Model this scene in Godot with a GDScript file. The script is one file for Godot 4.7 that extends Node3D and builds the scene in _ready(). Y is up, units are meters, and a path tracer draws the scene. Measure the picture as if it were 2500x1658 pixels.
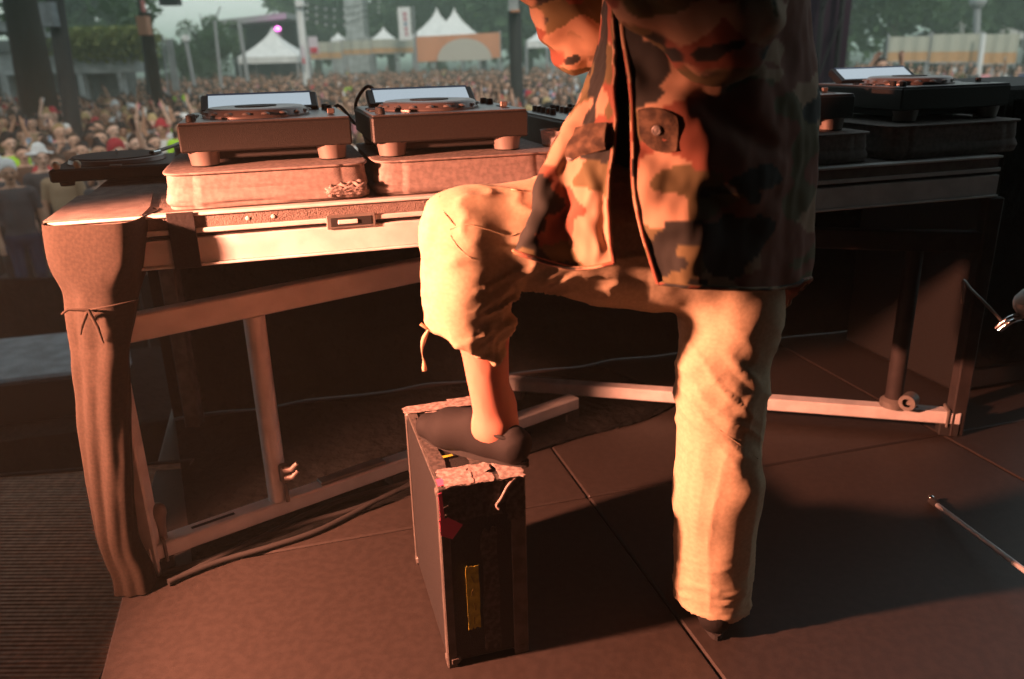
extends Node3D
# A DJ booth seen from behind on a festival stage: camera, air and lamp first, then stage, booth, person, crowd, far side.

const PW := 2500.0
const PH := 1658.0
const PF := 1980.0
const TILT := 19.5
const ROLL := 1.5
const EYE := Vector3(0, 1.2, 0)
const U := Vector3(0.963, 0, -0.2696)       # along the table front
const B := Vector3(-0.2696, 0, -0.963)      # into the scene, across the table
const CORNER := Vector3(-0.967, 0.0, -1.69) # floor under the table's front corner
const GROUND := -1.55
const LOWER := -0.2

var fw: Vector3
var ri: Vector3
var upv: Vector3
var taken := {}
var M := {}
var rng := RandomNumberGenerator.new()
var wave := FastNoiseLite.new()

# ---------------------------------------------------------------- pixels to places
func ray(x: float, y: float) -> Vector3:
	return (fw + ri * ((x - PW / 2) / PF) - upv * ((y - PH / 2) / PF)).normalized()
func pz(x: float, y: float, z: float) -> Vector3:
	var d := ray(x, y)
	return EYE + d * ((z - EYE.z) / d.z)
func ph(x: float, y: float, h: float) -> Vector3:
	var d := ray(x, y)
	return EYE + d * ((h - EYE.y) / d.y)
func pd(x: float, y: float, dist: float) -> Vector3:
	return pz(x, y, -dist)
func px(p: Vector3) -> Vector3:
	var d := p - EYE
	var z := d.dot(fw)
	return Vector3(PW / 2 + PF * d.dot(ri) / z, PH / 2 - PF * d.dot(upv) / z, z)
func T(x: float, y: float, z: float) -> Vector3:   # table frame: along the front, up, towards the camera
	return CORNER + U * x - B * z + Vector3(0, y, 0)
func TB() -> Basis:
	return Basis(U, Vector3.UP, -B)

# ---------------------------------------------------------------- naming and nodes
func numbered(called: String) -> String:
	if not taken.has(called):
		taken[called] = 0
		return called
	taken[called] += 1
	return "%s_%03d" % [called, taken[called]]
func thing(called: String, label: String, category: String, at := Vector3.ZERO, group := "") -> Node3D:
	var o := Node3D.new()
	o.name = numbered(called)
	add_child(o)
	o.position = at
	tag(o, label, category, group)
	return o
func tag(o: Node, label: String, category: String, group := "") -> void:
	o.set_meta("label", label)
	o.set_meta("category", category)
	if group != "":
		o.set_meta("group", group)
func structure(called: String, mesh: Mesh, m: Material) -> MeshInstance3D:
	var o := MeshInstance3D.new()
	o.name = numbered(called)
	o.mesh = mesh
	o.material_override = m
	add_child(o)
	o.set_meta("kind", "structure")
	return o
# a part whose mesh is written in world places
func part(called: String, mesh: Mesh, m: Material, parent: Node3D) -> MeshInstance3D:
	var o := MeshInstance3D.new()
	o.name = called
	o.mesh = mesh
	if m:
		o.material_override = m
	parent.add_child(o, true)
	o.global_transform = Transform3D.IDENTITY
	return o
# a part whose mesh is written in its parent's places
func lpart(called: String, mesh: Mesh, m: Material, parent: Node3D, at := Vector3.ZERO) -> MeshInstance3D:
	var o := MeshInstance3D.new()
	o.name = called
	o.mesh = mesh
	if m:
		o.material_override = m
	parent.add_child(o, true)
	o.position = at
	return o

# ---------------------------------------------------------------- shapes
func mb() -> SurfaceTool:
	var st := SurfaceTool.new()
	st.begin(Mesh.PRIMITIVE_TRIANGLES)
	st.set_smooth_group(-1)
	return st
func done(st: SurfaceTool) -> ArrayMesh:
	st.generate_normals()
	return st.commit()
func quad(st: SurfaceTool, a: Vector3, b: Vector3, c: Vector3, d: Vector3) -> void:
	for p in [a, b, c, a, c, d]:
		st.add_vertex(p)
# a box with chamfered edges (12 x 4 corners), basis b, centre c
func box(st: SurfaceTool, c: Vector3, s: Vector3, b := Basis.IDENTITY, ch := 0.0) -> void:
	var h := s / 2
	ch = minf(ch, minf(h.x, minf(h.y, h.z)) * 0.9)
	st.set_smooth_group(-1)
	if ch <= 0.0:
		var v: Array[Vector3] = []
		for i in 8:
			v.append(c + b * Vector3(h.x * (1 if i & 1 else -1), h.y * (1 if i & 2 else -1), h.z * (1 if i & 4 else -1)))
		quad(st, v[4], v[6], v[7], v[5])
		quad(st, v[1], v[3], v[2], v[0])
		quad(st, v[0], v[2], v[6], v[4])
		quad(st, v[5], v[7], v[3], v[1])
		quad(st, v[2], v[3], v[7], v[6])
		quad(st, v[0], v[4], v[5], v[1])
		return
	# faces, then edge strips, then corners
	var k := h - Vector3(ch, ch, ch)
	for ax in 3:
		for sg in [-1.0, 1.0]:
			var n := Vector3.ZERO; n[ax] = sg
			var a1 := (ax + 1) % 3
			var a2 := (ax + 2) % 3
			var q: Array[Vector3] = []
			for e in [[-1, -1], [1, -1], [1, 1], [-1, 1]]:
				var p := Vector3.ZERO
				p[ax] = sg * h[ax]; p[a1] = e[0] * k[a1]; p[a2] = e[1] * k[a2]
				q.append(c + b * p)
			if sg > 0: quad(st, q[3], q[2], q[1], q[0])
			else: quad(st, q[0], q[1], q[2], q[3])
	for ax in 3:
		var a1 := (ax + 1) % 3
		var a2 := (ax + 2) % 3
		for s1 in [-1.0, 1.0]:
			for s2 in [-1.0, 1.0]:
				var q: Array[Vector3] = []
				for e in [[-1, 0], [1, 0], [1, 1], [-1, 1]]:
					var p := Vector3.ZERO
					p[ax] = e[0] * k[ax]
					p[a1] = s1 * (h[a1] if e[1] == 0 else k[a1])
					p[a2] = s2 * (k[a2] if e[1] == 0 else h[a2])
					q.append(c + b * p)
				if s1 * s2 > 0: quad(st, q[3], q[2], q[1], q[0])
				else: quad(st, q[0], q[1], q[2], q[3])
	for sx in [-1.0, 1.0]:
		for sy in [-1.0, 1.0]:
			for sz in [-1.0, 1.0]:
				var p0 := c + b * Vector3(sx * h.x, sy * k.y, sz * k.z)
				var p1 := c + b * Vector3(sx * k.x, sy * h.y, sz * k.z)
				var p2 := c + b * Vector3(sx * k.x, sy * k.y, sz * h.z)
				if sx * sy * sz > 0:
					for p in [p0, p2, p1]: st.add_vertex(p)
				else:
					for p in [p0, p1, p2]: st.add_vertex(p)
func boxm(c: Vector3, s: Vector3, b := Basis.IDENTITY, ch := 0.0) -> ArrayMesh:
	var st := mb()
	box(st, c, s, b, ch)
	return done(st)
# a bar of rectangular section from a to b (w across, h up)
func bar(st: SurfaceTool, a: Vector3, b: Vector3, w: float, h: float, ch := 0.003) -> void:
	var d := (b - a)
	var x := d.normalized()
	var y := Vector3.UP if absf(x.y) < 0.9 else Vector3.BACK
	var z := x.cross(y).normalized()
	y = z.cross(x).normalized()
	box(st, (a + b) / 2, Vector3(d.length(), h, w), Basis(x, y, z), ch)
func tube(st: SurfaceTool, pts: Array, r: Variant, sides := 10, closed := true) -> void:
	st.set_smooth_group(1)
	var n := pts.size()
	var rings: Array = []
	var ref := Vector3.UP
	for i in n:
		var t: Vector3 = (pts[mini(i + 1, n - 1)] - pts[maxi(i - 1, 0)]).normalized()
		if absf(t.dot(ref)) > 0.95:
			ref = Vector3.RIGHT if absf(t.x) < 0.9 else Vector3.BACK
		var s := t.cross(ref).normalized()
		ref = s.cross(t).normalized()
		var rad: float = r[i] if r is Array else r
		var ring: Array[Vector3] = []
		for k in sides:
			var a := TAU * k / sides
			ring.append(pts[i] + (s * cos(a) + ref * sin(a)) * rad)
		rings.append(ring)
	for i in n - 1:
		for k in sides:
			var l := (k + 1) % sides
			quad(st, rings[i][k], rings[i][l], rings[i + 1][l], rings[i + 1][k])
	if closed:
		st.set_smooth_group(-1)
		for k in sides:
			var l := (k + 1) % sides
			for p in [pts[0], rings[0][l], rings[0][k]]: st.add_vertex(p)
			for p in [pts[n - 1], rings[n - 1][k], rings[n - 1][l]]: st.add_vertex(p)
func tubem(pts: Array, r: Variant, sides := 10) -> ArrayMesh:
	var st := mb()
	tube(st, pts, r, sides)
	return done(st)
# profile of (radius, height) turned round the axis of xf's y
func lathe(st: SurfaceTool, prof: Array, segs := 24, xf := Transform3D.IDENTITY, smooth := false) -> void:
	st.set_smooth_group(1 if smooth else -1)
	for i in prof.size() - 1:
		st.set_smooth_group(i + 1 if not smooth else 1)
		var p: Vector2 = prof[i]
		var q: Vector2 = prof[i + 1]
		for k in segs:
			var a := TAU * k / segs
			var c := TAU * (k + 1) / segs
			var p0 := xf * Vector3(cos(a) * p.x, p.y, sin(a) * p.x)
			var p1 := xf * Vector3(cos(c) * p.x, p.y, sin(c) * p.x)
			var q0 := xf * Vector3(cos(a) * q.x, q.y, sin(a) * q.x)
			var q1 := xf * Vector3(cos(c) * q.x, q.y, sin(c) * q.x)
			if p.x < 1e-6:
				for v in [p0, q0, q1]: st.add_vertex(v)
			elif q.x < 1e-6:
				for v in [p0, q0, p1]: st.add_vertex(v)
			else:
				quad(st, p0, q0, q1, p1)
func lathem(prof: Array, segs := 24, xf := Transform3D.IDENTITY, smooth := false) -> ArrayMesh:
	var st := mb()
	lathe(st, prof, segs, xf, smooth)
	return done(st)
func cr(a: Vector3, b: Vector3, c: Vector3, d: Vector3, t: float) -> Vector3:
	return b.cubic_interpolate(c, a, d, t)
func spline(p: Array, t: float) -> Vector3:          # t from 0 to 1 over the whole list
	var n := p.size()
	var f := clampf(t, 0, 1) * (n - 1)
	var i := mini(int(f), n - 2)
	return cr(p[maxi(i - 1, 0)], p[i], p[i + 1], p[mini(i + 2, n - 1)], f - i)
func run(p: Array, n: int) -> Array:
	var out := []
	for i in n + 1:
		out.append(spline(p, float(i) / n))
	return out
# a cloth sheet through rows of places, with thickness; bend(p, u, v) gives a push along the normal
func sheet(rows: Array, nu: int, nv: int, thick: float, bend: Callable) -> Array:
	var g: Array = []
	for j in nv + 1:
		var row: Array[Vector3] = []
		g.append(row)
	for i in nu + 1:
		var u := float(i) / nu
		var col := []
		for r in rows:
			col.append(spline(r, u))
		for j in nv + 1:
			g[j].append(spline(col, float(j) / nv))
	var nrm: Array = []
	for j in nv + 1:
		var row: Array[Vector3] = []
		for i in nu + 1:
			var du: Vector3 = g[j][mini(i + 1, nu)] - g[j][maxi(i - 1, 0)]
			var dv: Vector3 = g[mini(j + 1, nv)][i] - g[maxi(j - 1, 0)][i]
			row.append(du.cross(dv).normalized())
		nrm.append(row)
	var f: Array = []
	var k: Array = []
	for j in nv + 1:
		var fr: Array[Vector3] = []
		var kr: Array[Vector3] = []
		for i in nu + 1:
			var push: float = bend.call(g[j][i], float(i) / nu, float(j) / nv)
			fr.append(g[j][i] + nrm[j][i] * push)
			kr.append(g[j][i] + nrm[j][i] * (push - thick))
		f.append(fr)
		k.append(kr)
	var st := mb()
	st.set_smooth_group(1)
	for j in nv:
		for i in nu:
			for e in [[0, 0], [1, 0], [1, 1], [0, 0], [1, 1], [0, 1]]:
				st.set_uv(Vector2((i + e[1]) / float(nu), (j + e[0]) / float(nv)))
				st.add_vertex(f[j + e[0]][i + e[1]])
			quad(st, k[j][i], k[j][i + 1], k[j + 1][i + 1], k[j + 1][i])
	st.set_smooth_group(2)
	for i in nu:
		quad(st, f[0][i], f[0][i + 1], k[0][i + 1], k[0][i])
		quad(st, f[nv][i], k[nv][i], k[nv][i + 1], f[nv][i + 1])
	for j in nv:
		quad(st, f[j][0], k[j][0], k[j + 1][0], f[j + 1][0])
		quad(st, f[j][nu], f[j + 1][nu], k[j + 1][nu], k[j][nu])
	return [done(st), f, nrm]
func flat(_p: Vector3, _u: float, _v: float) -> float:
	return 0.0
# a flat outline (x, z in the frame xf) of a given thickness along xf's y
func slab(st: SurfaceTool, outline: Array, xf: Transform3D, thick: float) -> void:
	st.set_smooth_group(-1)
	var poly := PackedVector2Array(outline)
	var tri := Geometry2D.triangulate_polygon(poly)
	for i in range(0, tri.size(), 3):
		var q: Array = []
		for k in 3:
			q.append(poly[tri[i + k]])
		if (q[1] - q[0]).cross(q[2] - q[0]) < 0:
			q.reverse()
		for v in q: st.add_vertex(xf * Vector3(v.x, thick, v.y))
	var ccw := not Geometry2D.is_polygon_clockwise(poly)
	for i in poly.size():
		var a: Vector2 = poly[i]
		var b: Vector2 = poly[(i + 1) % poly.size()]
		if ccw:
			var s := a; a = b; b = s
		quad(st, xf * Vector3(a.x, 0, a.y), xf * Vector3(a.x, thick, a.y), xf * Vector3(b.x, thick, b.y), xf * Vector3(b.x, 0, b.y))

# ---------------------------------------------------------------- bodies: a field of joined capsules meshed as surface nets
class Field:
	var lo: Vector3
	var nx: int
	var ny: int
	var nz: int
	var c: float
	var d: PackedFloat32Array
func field(lo: Vector3, hi: Vector3, c: float) -> Field:
	var f := Field.new()
	f.lo = lo
	f.c = c
	f.nx = int((hi.x - lo.x) / c) + 2
	f.ny = int((hi.y - lo.y) / c) + 2
	f.nz = int((hi.z - lo.z) / c) + 2
	f.d = PackedFloat32Array()
	f.d.resize(f.nx * f.ny * f.nz)
	f.d.fill(1.0)
	return f
func cap(f: Field, a: Vector3, b: Vector3, ra: float, rb: float, k := 0.02, flat_by := Vector3.ONE) -> void:
	# flat_by squeezes the section: distances are measured after dividing by it
	var inv := Vector3.ONE / flat_by
	var m := maxf(ra, rb) * maxf(flat_by.x, maxf(flat_by.y, flat_by.z)) + k + f.c * 2.5
	var l := a.min(b) - Vector3(m, m, m)
	var h := a.max(b) + Vector3(m, m, m)
	var x0 := maxi(0, int((l.x - f.lo.x) / f.c)); var x1 := mini(f.nx - 1, int((h.x - f.lo.x) / f.c) + 1)
	var y0 := maxi(0, int((l.y - f.lo.y) / f.c)); var y1 := mini(f.ny - 1, int((h.y - f.lo.y) / f.c) + 1)
	var z0 := maxi(0, int((l.z - f.lo.z) / f.c)); var z1 := mini(f.nz - 1, int((h.z - f.lo.z) / f.c) + 1)
	var sa := a * inv
	var ab := b * inv - sa
	var ll := maxf(ab.length_squared(), 1e-9)
	var mn := minf(flat_by.x, minf(flat_by.y, flat_by.z))
	var d := f.d
	for z in range(z0, z1 + 1):
		for y in range(y0, y1 + 1):
			var row := f.nx * (y + f.ny * z)
			for x in range(x0, x1 + 1):
				var p := Vector3(f.lo.x + x * f.c, f.lo.y + y * f.c, f.lo.z + z * f.c) * inv - sa
				var t := clampf(p.dot(ab) / ll, 0.0, 1.0)
				var e := ((p - ab * t).length() - lerpf(ra, rb, t)) * mn
				var o := d[row + x]
				var g := k - absf(o - e)
				if g > 0.0:
					d[row + x] = minf(o, e) - g * g / (4.0 * k)
				elif e < o:
					d[row + x] = e
	f.d = d
func cut(f: Field, at: Vector3, n: Vector3, near := Vector3.INF, within := 0.0) -> void:
	var d := f.d
	for z in f.nz:
		for y in f.ny:
			var row := f.nx * (y + f.ny * z)
			for x in f.nx:
				if d[row + x] > 0.1: continue
				var p := Vector3(f.lo.x + x * f.c, f.lo.y + y * f.c, f.lo.z + z * f.c)
				if within > 0.0 and p.distance_to(near) > within: continue
				var e := (p - at).dot(n)
				if e > d[row + x]: d[row + x] = e
	f.d = d
# returns an ArrayMesh whose surface s holds the faces that cls(p) sends to s
func nets(f: Field, surfaces: int, cls: Callable, disp: Callable) -> ArrayMesh:
	var nx := f.nx; var ny := f.ny; var nz := f.nz
	var d := f.d
	var idx := PackedInt32Array()
	idx.resize(nx * ny * nz)
	idx.fill(-1)
	var vs := PackedVector3Array()
	var ns := PackedVector3Array()
	var sy := nx; var sz := nx * ny
	var off := [0, 1, sy, sy + 1, sz, sz + 1, sz + sy, sz + sy + 1]
	var ea := [0, 2, 4, 6, 0, 1, 4, 5, 0, 1, 2, 3]
	var eb := [1, 3, 5, 7, 2, 3, 6, 7, 4, 5, 6, 7]
	var cp: Array[Vector3] = []
	for i in 8:
		cp.append(Vector3(i & 1, (i >> 1) & 1, (i >> 2) & 1))
	var lim := f.c * 2.0
	for z in nz - 1:
		for y in ny - 1:
			var row := nx * (y + ny * z)
			for x in nx - 1:
				var i := row + x
				var d0 := d[i]
				if d0 > lim or d0 < -lim: continue
				var q: PackedFloat32Array = [d0, d[i + 1], d[i + sy], d[i + sy + 1], d[i + sz], d[i + sz + 1], d[i + sz + sy], d[i + sz + sy + 1]]
				var neg := 0
				for k in 8:
					if q[k] < 0.0: neg += 1
				if neg == 0 or neg == 8: continue
				var s := Vector3.ZERO
				var n := 0
				for e in 12:
					var a := q[ea[e]]
					var b := q[eb[e]]
					if (a < 0.0) != (b < 0.0):
						s += cp[ea[e]].lerp(cp[eb[e]], a / (a - b))
						n += 1
				var p := f.lo + (Vector3(x, y, z) + s / n) * f.c
				var nr := Vector3(q[1] + q[3] + q[5] + q[7] - q[0] - q[2] - q[4] - q[6], q[2] + q[3] + q[6] + q[7] - q[0] - q[1] - q[4] - q[5], q[4] + q[5] + q[6] + q[7] - q[0] - q[1] - q[2] - q[3]).normalized()
				var push: float = disp.call(p, nr)
				idx[i] = vs.size()
				vs.append(p + nr * push)
				ns.append(nr)
	var tris: Array = []
	for s in surfaces:
		tris.append(PackedInt32Array())
	var acc := PackedVector3Array()
	acc.resize(vs.size())
	for z in range(1, nz - 1):
		for y in range(1, ny - 1):
			var row := nx * (y + ny * z)
			for x in range(1, nx - 1):
				var i := row + x
				if idx[i] < 0: continue
				var d0 := d[i]
				for ax in 3:
					var st: int = [1, sy, sz][ax]
					if (d0 < 0.0) == (d[i + st] < 0.0): continue
					var s1: int = [sy, sz, 1][ax]
					var s2: int = [sz, 1, sy][ax]
					var a := idx[i]; var b := idx[i - s1]; var c := idx[i - s1 - s2]; var e := idx[i - s2]
					if a < 0 or b < 0 or c < 0 or e < 0: continue
					var fn := (vs[c] - vs[a]).cross(vs[b] - vs[a]) + (vs[e] - vs[a]).cross(vs[c] - vs[a])
					if fn.dot(ns[a]) < 0.0:
						var w := b; b = e; e = w
						fn = -fn
					acc[a] += fn; acc[b] += fn; acc[c] += fn; acc[e] += fn
					var to := 0
					if surfaces > 1:
						to = cls.call((vs[a] + vs[c]) / 2)
					tris[to].append_array(PackedInt32Array([a, b, c, a, c, e]))
	for i in acc.size():
		acc[i] = acc[i].normalized()
	var mesh := ArrayMesh.new()
	for s in surfaces:
		if tris[s].is_empty(): continue
		var map := {}
		var v2 := PackedVector3Array()
		var n2 := PackedVector3Array()
		var t2 := PackedInt32Array()
		for k in tris[s]:
			if not map.has(k):
				map[k] = v2.size()
				v2.append(vs[k])
				n2.append(acc[k])
			t2.append(map[k])
		var arr := []
		arr.resize(Mesh.ARRAY_MAX)
		arr[Mesh.ARRAY_VERTEX] = v2
		arr[Mesh.ARRAY_NORMAL] = n2
		arr[Mesh.ARRAY_INDEX] = t2
		mesh.add_surface_from_arrays(Mesh.PRIMITIVE_TRIANGLES, arr)
	return mesh
func no_cls(_p: Vector3) -> int: return 0
func no_disp(_p: Vector3, _n: Vector3) -> float: return 0.0
# where the sight line through a pixel first meets a mesh written in world places
func meet(mesh: ArrayMesh, x: float, y: float) -> Array:
	var d := ray(x, y)
	var best := INF
	var at := Vector3.ZERO
	var nn := Vector3.ZERO
	for s in mesh.get_surface_count():
		var a := mesh.surface_get_arrays(s)
		var v: PackedVector3Array = a[Mesh.ARRAY_VERTEX]
		var t: PackedInt32Array = a[Mesh.ARRAY_INDEX] if a[Mesh.ARRAY_INDEX] != null else PackedInt32Array()
		var n := t.size() if t.size() > 0 else v.size()
		for i in range(0, n, 3):
			var p0 := v[t[i]] if t.size() > 0 else v[i]
			var w := p0 - EYE
			if (w - d * w.dot(d)).length_squared() > 0.0012: continue
			var p1 := v[t[i + 1]] if t.size() > 0 else v[i + 1]
			var p2 := v[t[i + 2]] if t.size() > 0 else v[i + 2]
			var h: Variant = Geometry3D.ray_intersects_triangle(EYE, d, p0, p1, p2)
			if h != null and EYE.distance_to(h) < best:
				best = EYE.distance_to(h)
				at = h
				nn = (p1 - p0).cross(p2 - p0).normalized()
	if nn.dot(d) > 0: nn = -nn
	return [at, nn, best < INF]
# a raised seam, cord or fold lying on a mesh along pixels
func along(mesh: ArrayMesh, pix: Array, lift: float) -> Array:
	var out := []
	for p in pix:
		var h := meet(mesh, p.x, p.y)
		if h[2]: out.append(h[0] + h[1] * lift)
	return out

# ---------------------------------------------------------------- materials (base colours are linear, real-world values)
func lin(r: float, g: float, b: float) -> Color:
	return Color(r, g, b).linear_to_srgb()
func mat(c: Color, rough := 0.8, metal := 0.0) -> StandardMaterial3D:
	var m := StandardMaterial3D.new()
	m.albedo_color = c
	m.roughness = rough
	m.metallic = metal
	m.metallic_specular = 0.4
	m.cull_mode = BaseMaterial3D.CULL_DISABLED
	return m
func noise_image(sd: int, freq: float, size := 512, octaves := 4, type := FastNoiseLite.TYPE_SIMPLEX_SMOOTH) -> Image:
	var n := FastNoiseLite.new()
	n.seed = sd
	n.frequency = freq
	n.noise_type = type
	n.fractal_octaves = octaves
	return n.get_seamless_image(size, size)
# grey blotches between two factors, for albedo
func blotch(sd: int, freq: float, low: float, high: float, size := 512, octaves := 4) -> ImageTexture:
	var src := noise_image(sd, freq, size, octaves)
	src.convert(Image.FORMAT_L8)
	var d := src.get_data()
	for i in d.size():
		d[i] = int(clampf(lerpf(low, high, smoothstep(0.15, 0.85, d[i] / 255.0)), 0, 1) * 255)
	return ImageTexture.create_from_image(Image.create_from_data(size, size, false, Image.FORMAT_L8, d))
func relief(sd: int, freq: float, strength: float, size := 512, octaves := 4) -> ImageTexture:
	var src := noise_image(sd, freq, size, octaves)
	src.convert(Image.FORMAT_RGBA8)
	src.bump_map_to_normal_map(strength)
	return ImageTexture.create_from_image(src)
func weave(period: int, strength: float, size := 256) -> ImageTexture:
	var img := Image.create(size, size, false, Image.FORMAT_RGBA8)
	for y in size:
		for x in size:
			var v := 0.5 + 0.25 * sin(TAU * x / period) * (1 if (y / period) % 2 == 0 else -1) + 0.25 * sin(TAU * y / period)
			img.set_pixel(x, y, Color(v, v, v))
	img.bump_map_to_normal_map(strength)
	return ImageTexture.create_from_image(img)
func ribs(period: int, strength: float, size := 256) -> ImageTexture:
	var img := Image.create(size, size, false, Image.FORMAT_RGBA8)
	for y in size:
		var v := 0.5 + 0.5 * sin(TAU * y / period)
		for x in size:
			img.set_pixel(x, y, Color(v, v, v))
	img.bump_map_to_normal_map(strength)
	return ImageTexture.create_from_image(img)
func skin_it(m: StandardMaterial3D, alb: Texture2D, nrm: Texture2D, scale: float, depth := 1.0) -> StandardMaterial3D:
	if alb: m.albedo_texture = alb
	if nrm:
		m.normal_enabled = true
		m.normal_texture = nrm
		m.normal_scale = depth
	m.uv1_triplanar = true
	m.uv1_scale = Vector3(scale, scale, scale)
	return m
func camo() -> ImageTexture:
	var w := 512
	var a := noise_image(11, 0.011, w, 3)
	var b := noise_image(23, 0.013, w, 3)
	var c := noise_image(37, 0.016, w, 3)
	for i in [a, b, c]: i.convert(Image.FORMAT_L8)
	var da: PackedByteArray = a.get_data()
	var db: PackedByteArray = b.get_data()
	var dc: PackedByteArray = c.get_data()
	var out := PackedByteArray()
	out.resize(w * w * 3)
	var tan_c := lin(0.33, 0.215, 0.14)
	var green := lin(0.105, 0.085, 0.04)
	var brown := lin(0.19, 0.065, 0.042)
	var black := lin(0.018, 0.02, 0.018)
	for y in w:
		for x in w:
			var i := y * w + x
			var j := ((y * 2) % w) * w + x          # blots lie wider than tall
			var col := tan_c
			if da[j] > 140: col = green
			if db[j] > 140: col = brown
			if dc[j] > 178: col = black
			out[i * 3] = int(col.r * 255)
			out[i * 3 + 1] = int(col.g * 255)
			out[i * 3 + 2] = int(col.b * 255)
	return ImageTexture.create_from_image(Image.create_from_data(w, w, false, Image.FORMAT_RGB8, out))
func materials() -> void:
	wave.seed = 5
	wave.frequency = 1.0
	wave.fractal_octaves = 2
	var soft := blotch(3, 0.010, 0.82, 1.0, 512, 6)
	var fine := blotch(4, 0.06, 0.88, 1.0)
	var grit := blotch(6, 0.12, 0.55, 1.0)
	var cloth_n := weave(8, 4.0)
	var crumple := relief(9, 0.03, 8.0)
	var rough_n := relief(10, 0.15, 6.0)
	M.floor = skin_it(mat(lin(0.030, 0.0245, 0.022), 0.5), blotch(7, 0.03, 0.90, 1.0, 512, 6), relief(13, 0.3, 3.0), 2.2, 0.08)
	M.lower = skin_it(mat(lin(0.30, 0.20, 0.14), 0.7), soft, ribs(16, 6.0), 5.0, 0.8)
	M.ledge = skin_it(mat(lin(0.20, 0.23, 0.25), 0.6), soft, rough_n, 1.0, 0.3)
	M.black = skin_it(mat(lin(0.012, 0.012, 0.012), 0.7), fine, rough_n, 2.0, 0.3)
	M.drape_black = skin_it(mat(lin(0.008, 0.009, 0.009), 1.0), soft, crumple, 1.2, 0.6)
	M.drape_black.metallic_specular = 0.1
	M.alu = skin_it(mat(lin(0.78, 0.77, 0.76), 0.38, 0.2), blotch(8, 0.006, 0.9, 1.0, 512, 6), rough_n, 3.0, 0.04)
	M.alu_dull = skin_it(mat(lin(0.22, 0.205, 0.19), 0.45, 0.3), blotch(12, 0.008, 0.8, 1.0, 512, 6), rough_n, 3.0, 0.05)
	M.top = skin_it(mat(lin(0.20, 0.165, 0.15), 0.9), soft, rough_n, 3.0, 0.5)
	M.band = skin_it(mat(lin(0.035, 0.03, 0.03), 0.7), soft, rough_n, 3.0, 0.3)
	M.wrap = skin_it(mat(lin(0.24, 0.20, 0.185), 0.9), soft, cloth_n, 9.0, 0.2)
	M.cover = skin_it(mat(lin(0.030, 0.022, 0.016), 0.95), soft, cloth_n, 16.0, 0.3)
	M.cover.backlight_enabled = true
	M.cover.backlight = lin(0.05, 0.035, 0.025)
	M.tape = skin_it(mat(lin(0.028, 0.026, 0.026), 0.38), fine, crumple, 5.0, 0.2)
	M.case = skin_it(mat(lin(0.024, 0.024, 0.024), 0.5), fine, rough_n, 4.0, 0.35)
	M.case_trim = skin_it(mat(lin(0.12, 0.11, 0.10), 0.5, 0.2), soft, rough_n, 4.0, 0.1)  # aluminium trim darkened to imitate the dim case front
	M.gaffer = skin_it(mat(lin(0.36, 0.30, 0.28), 0.75), blotch(15, 0.02, 0.7, 1.0, 512, 6), crumple, 6.0, 0.3)
	M.gaffer_dark = skin_it(mat(lin(0.085, 0.075, 0.07), 0.75), blotch(16, 0.02, 0.7, 1.0, 512, 6), crumple, 6.0, 0.3)  # darker gaffer copy; on the case front it imitates shade
	M.yellow_ink = mat(lin(0.20, 0.18, 0.03), 0.7)
	M.yellow_tape = skin_it(mat(lin(0.50, 0.46, 0.05), 0.6), soft, null, 8.0)
	M.pink_tape = mat(lin(0.80, 0.10, 0.22), 0.55)
	M.paper = mat(lin(0.75, 0.72, 0.70), 0.7)
	M.ink = mat(lin(0.03, 0.03, 0.03), 0.8)
	M.player = skin_it(mat(lin(0.02, 0.019, 0.018), 0.5), fine, rough_n, 4.0, 0.2)
	M.player_top = skin_it(mat(lin(0.11, 0.10, 0.10), 0.35, 0.3), fine, rough_n, 4.0, 0.1)
	M.foot = mat(lin(0.20, 0.17, 0.155), 0.45, 0.3)
	M.jog = mat(lin(0.16, 0.13, 0.125), 0.35, 0.4)
	M.rubber = mat(lin(0.02, 0.02, 0.02), 0.7)
	M.chrome = mat(lin(0.75, 0.76, 0.78), 0.12, 1.0)
	M.bright_leg = mat(lin(0.80, 0.82, 0.85), 0.3, 0.6)  # pale chrome copy; its brightness stands in for reflected sky
	M.screen = mat(lin(0.05, 0.055, 0.06), 0.15)
	M.screen.emission_enabled = true
	M.screen.emission = lin(0.60, 0.72, 0.82)
	M.screen.emission_energy_multiplier = 0.62
	M.blue_edge = mat(lin(0.03, 0.05, 0.16), 0.3)
	M.khaki = skin_it(mat(lin(0.50, 0.395, 0.26), 0.9), blotch(21, 0.012, 0.92, 1.0, 512, 6), cloth_n, 14.0, 0.15)
	M.khaki.rim_enabled = true
	M.khaki.rim = 0.15
	M.camo = skin_it(mat(Color.WHITE, 0.88), camo(), null, 0.52)
	M.camo.uv1_offset = Vector3(0.37, 0.21, 0.13)
	M.camo_uv = mat(Color.WHITE, 0.88)
	M.camo_uv.albedo_texture = M.camo.albedo_texture
	M.camo_uv.uv1_scale = Vector3(0.46, 0.20, 1)
	M.camo_uv.uv1_offset = Vector3(0.30, 0.15, 0)
	M.camo.uv1_triplanar_sharpness = 12.0
	M.camo_flap = skin_it(mat(lin(0.12, 0.075, 0.045), 0.9), blotch(44, 0.02, 0.5, 1.0), cloth_n, 5.0, 0.2)
	M.mesh_face = skin_it(mat(lin(0.34, 0.22, 0.155), 0.7), soft, ribs(16, 6.0), 5.0, 0.8)
	M.skin = mat(lin(0.56, 0.235, 0.17), 0.5)
	M.skin.subsurf_scatter_enabled = true
	M.skin.subsurf_scatter_strength = 0.25
	M.shoe = skin_it(mat(lin(0.009, 0.008, 0.008), 0.8), fine, rough_n, 8.0, 0.3)
	M.shirt_dark = mat(lin(0.02, 0.02, 0.02), 0.9)
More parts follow.
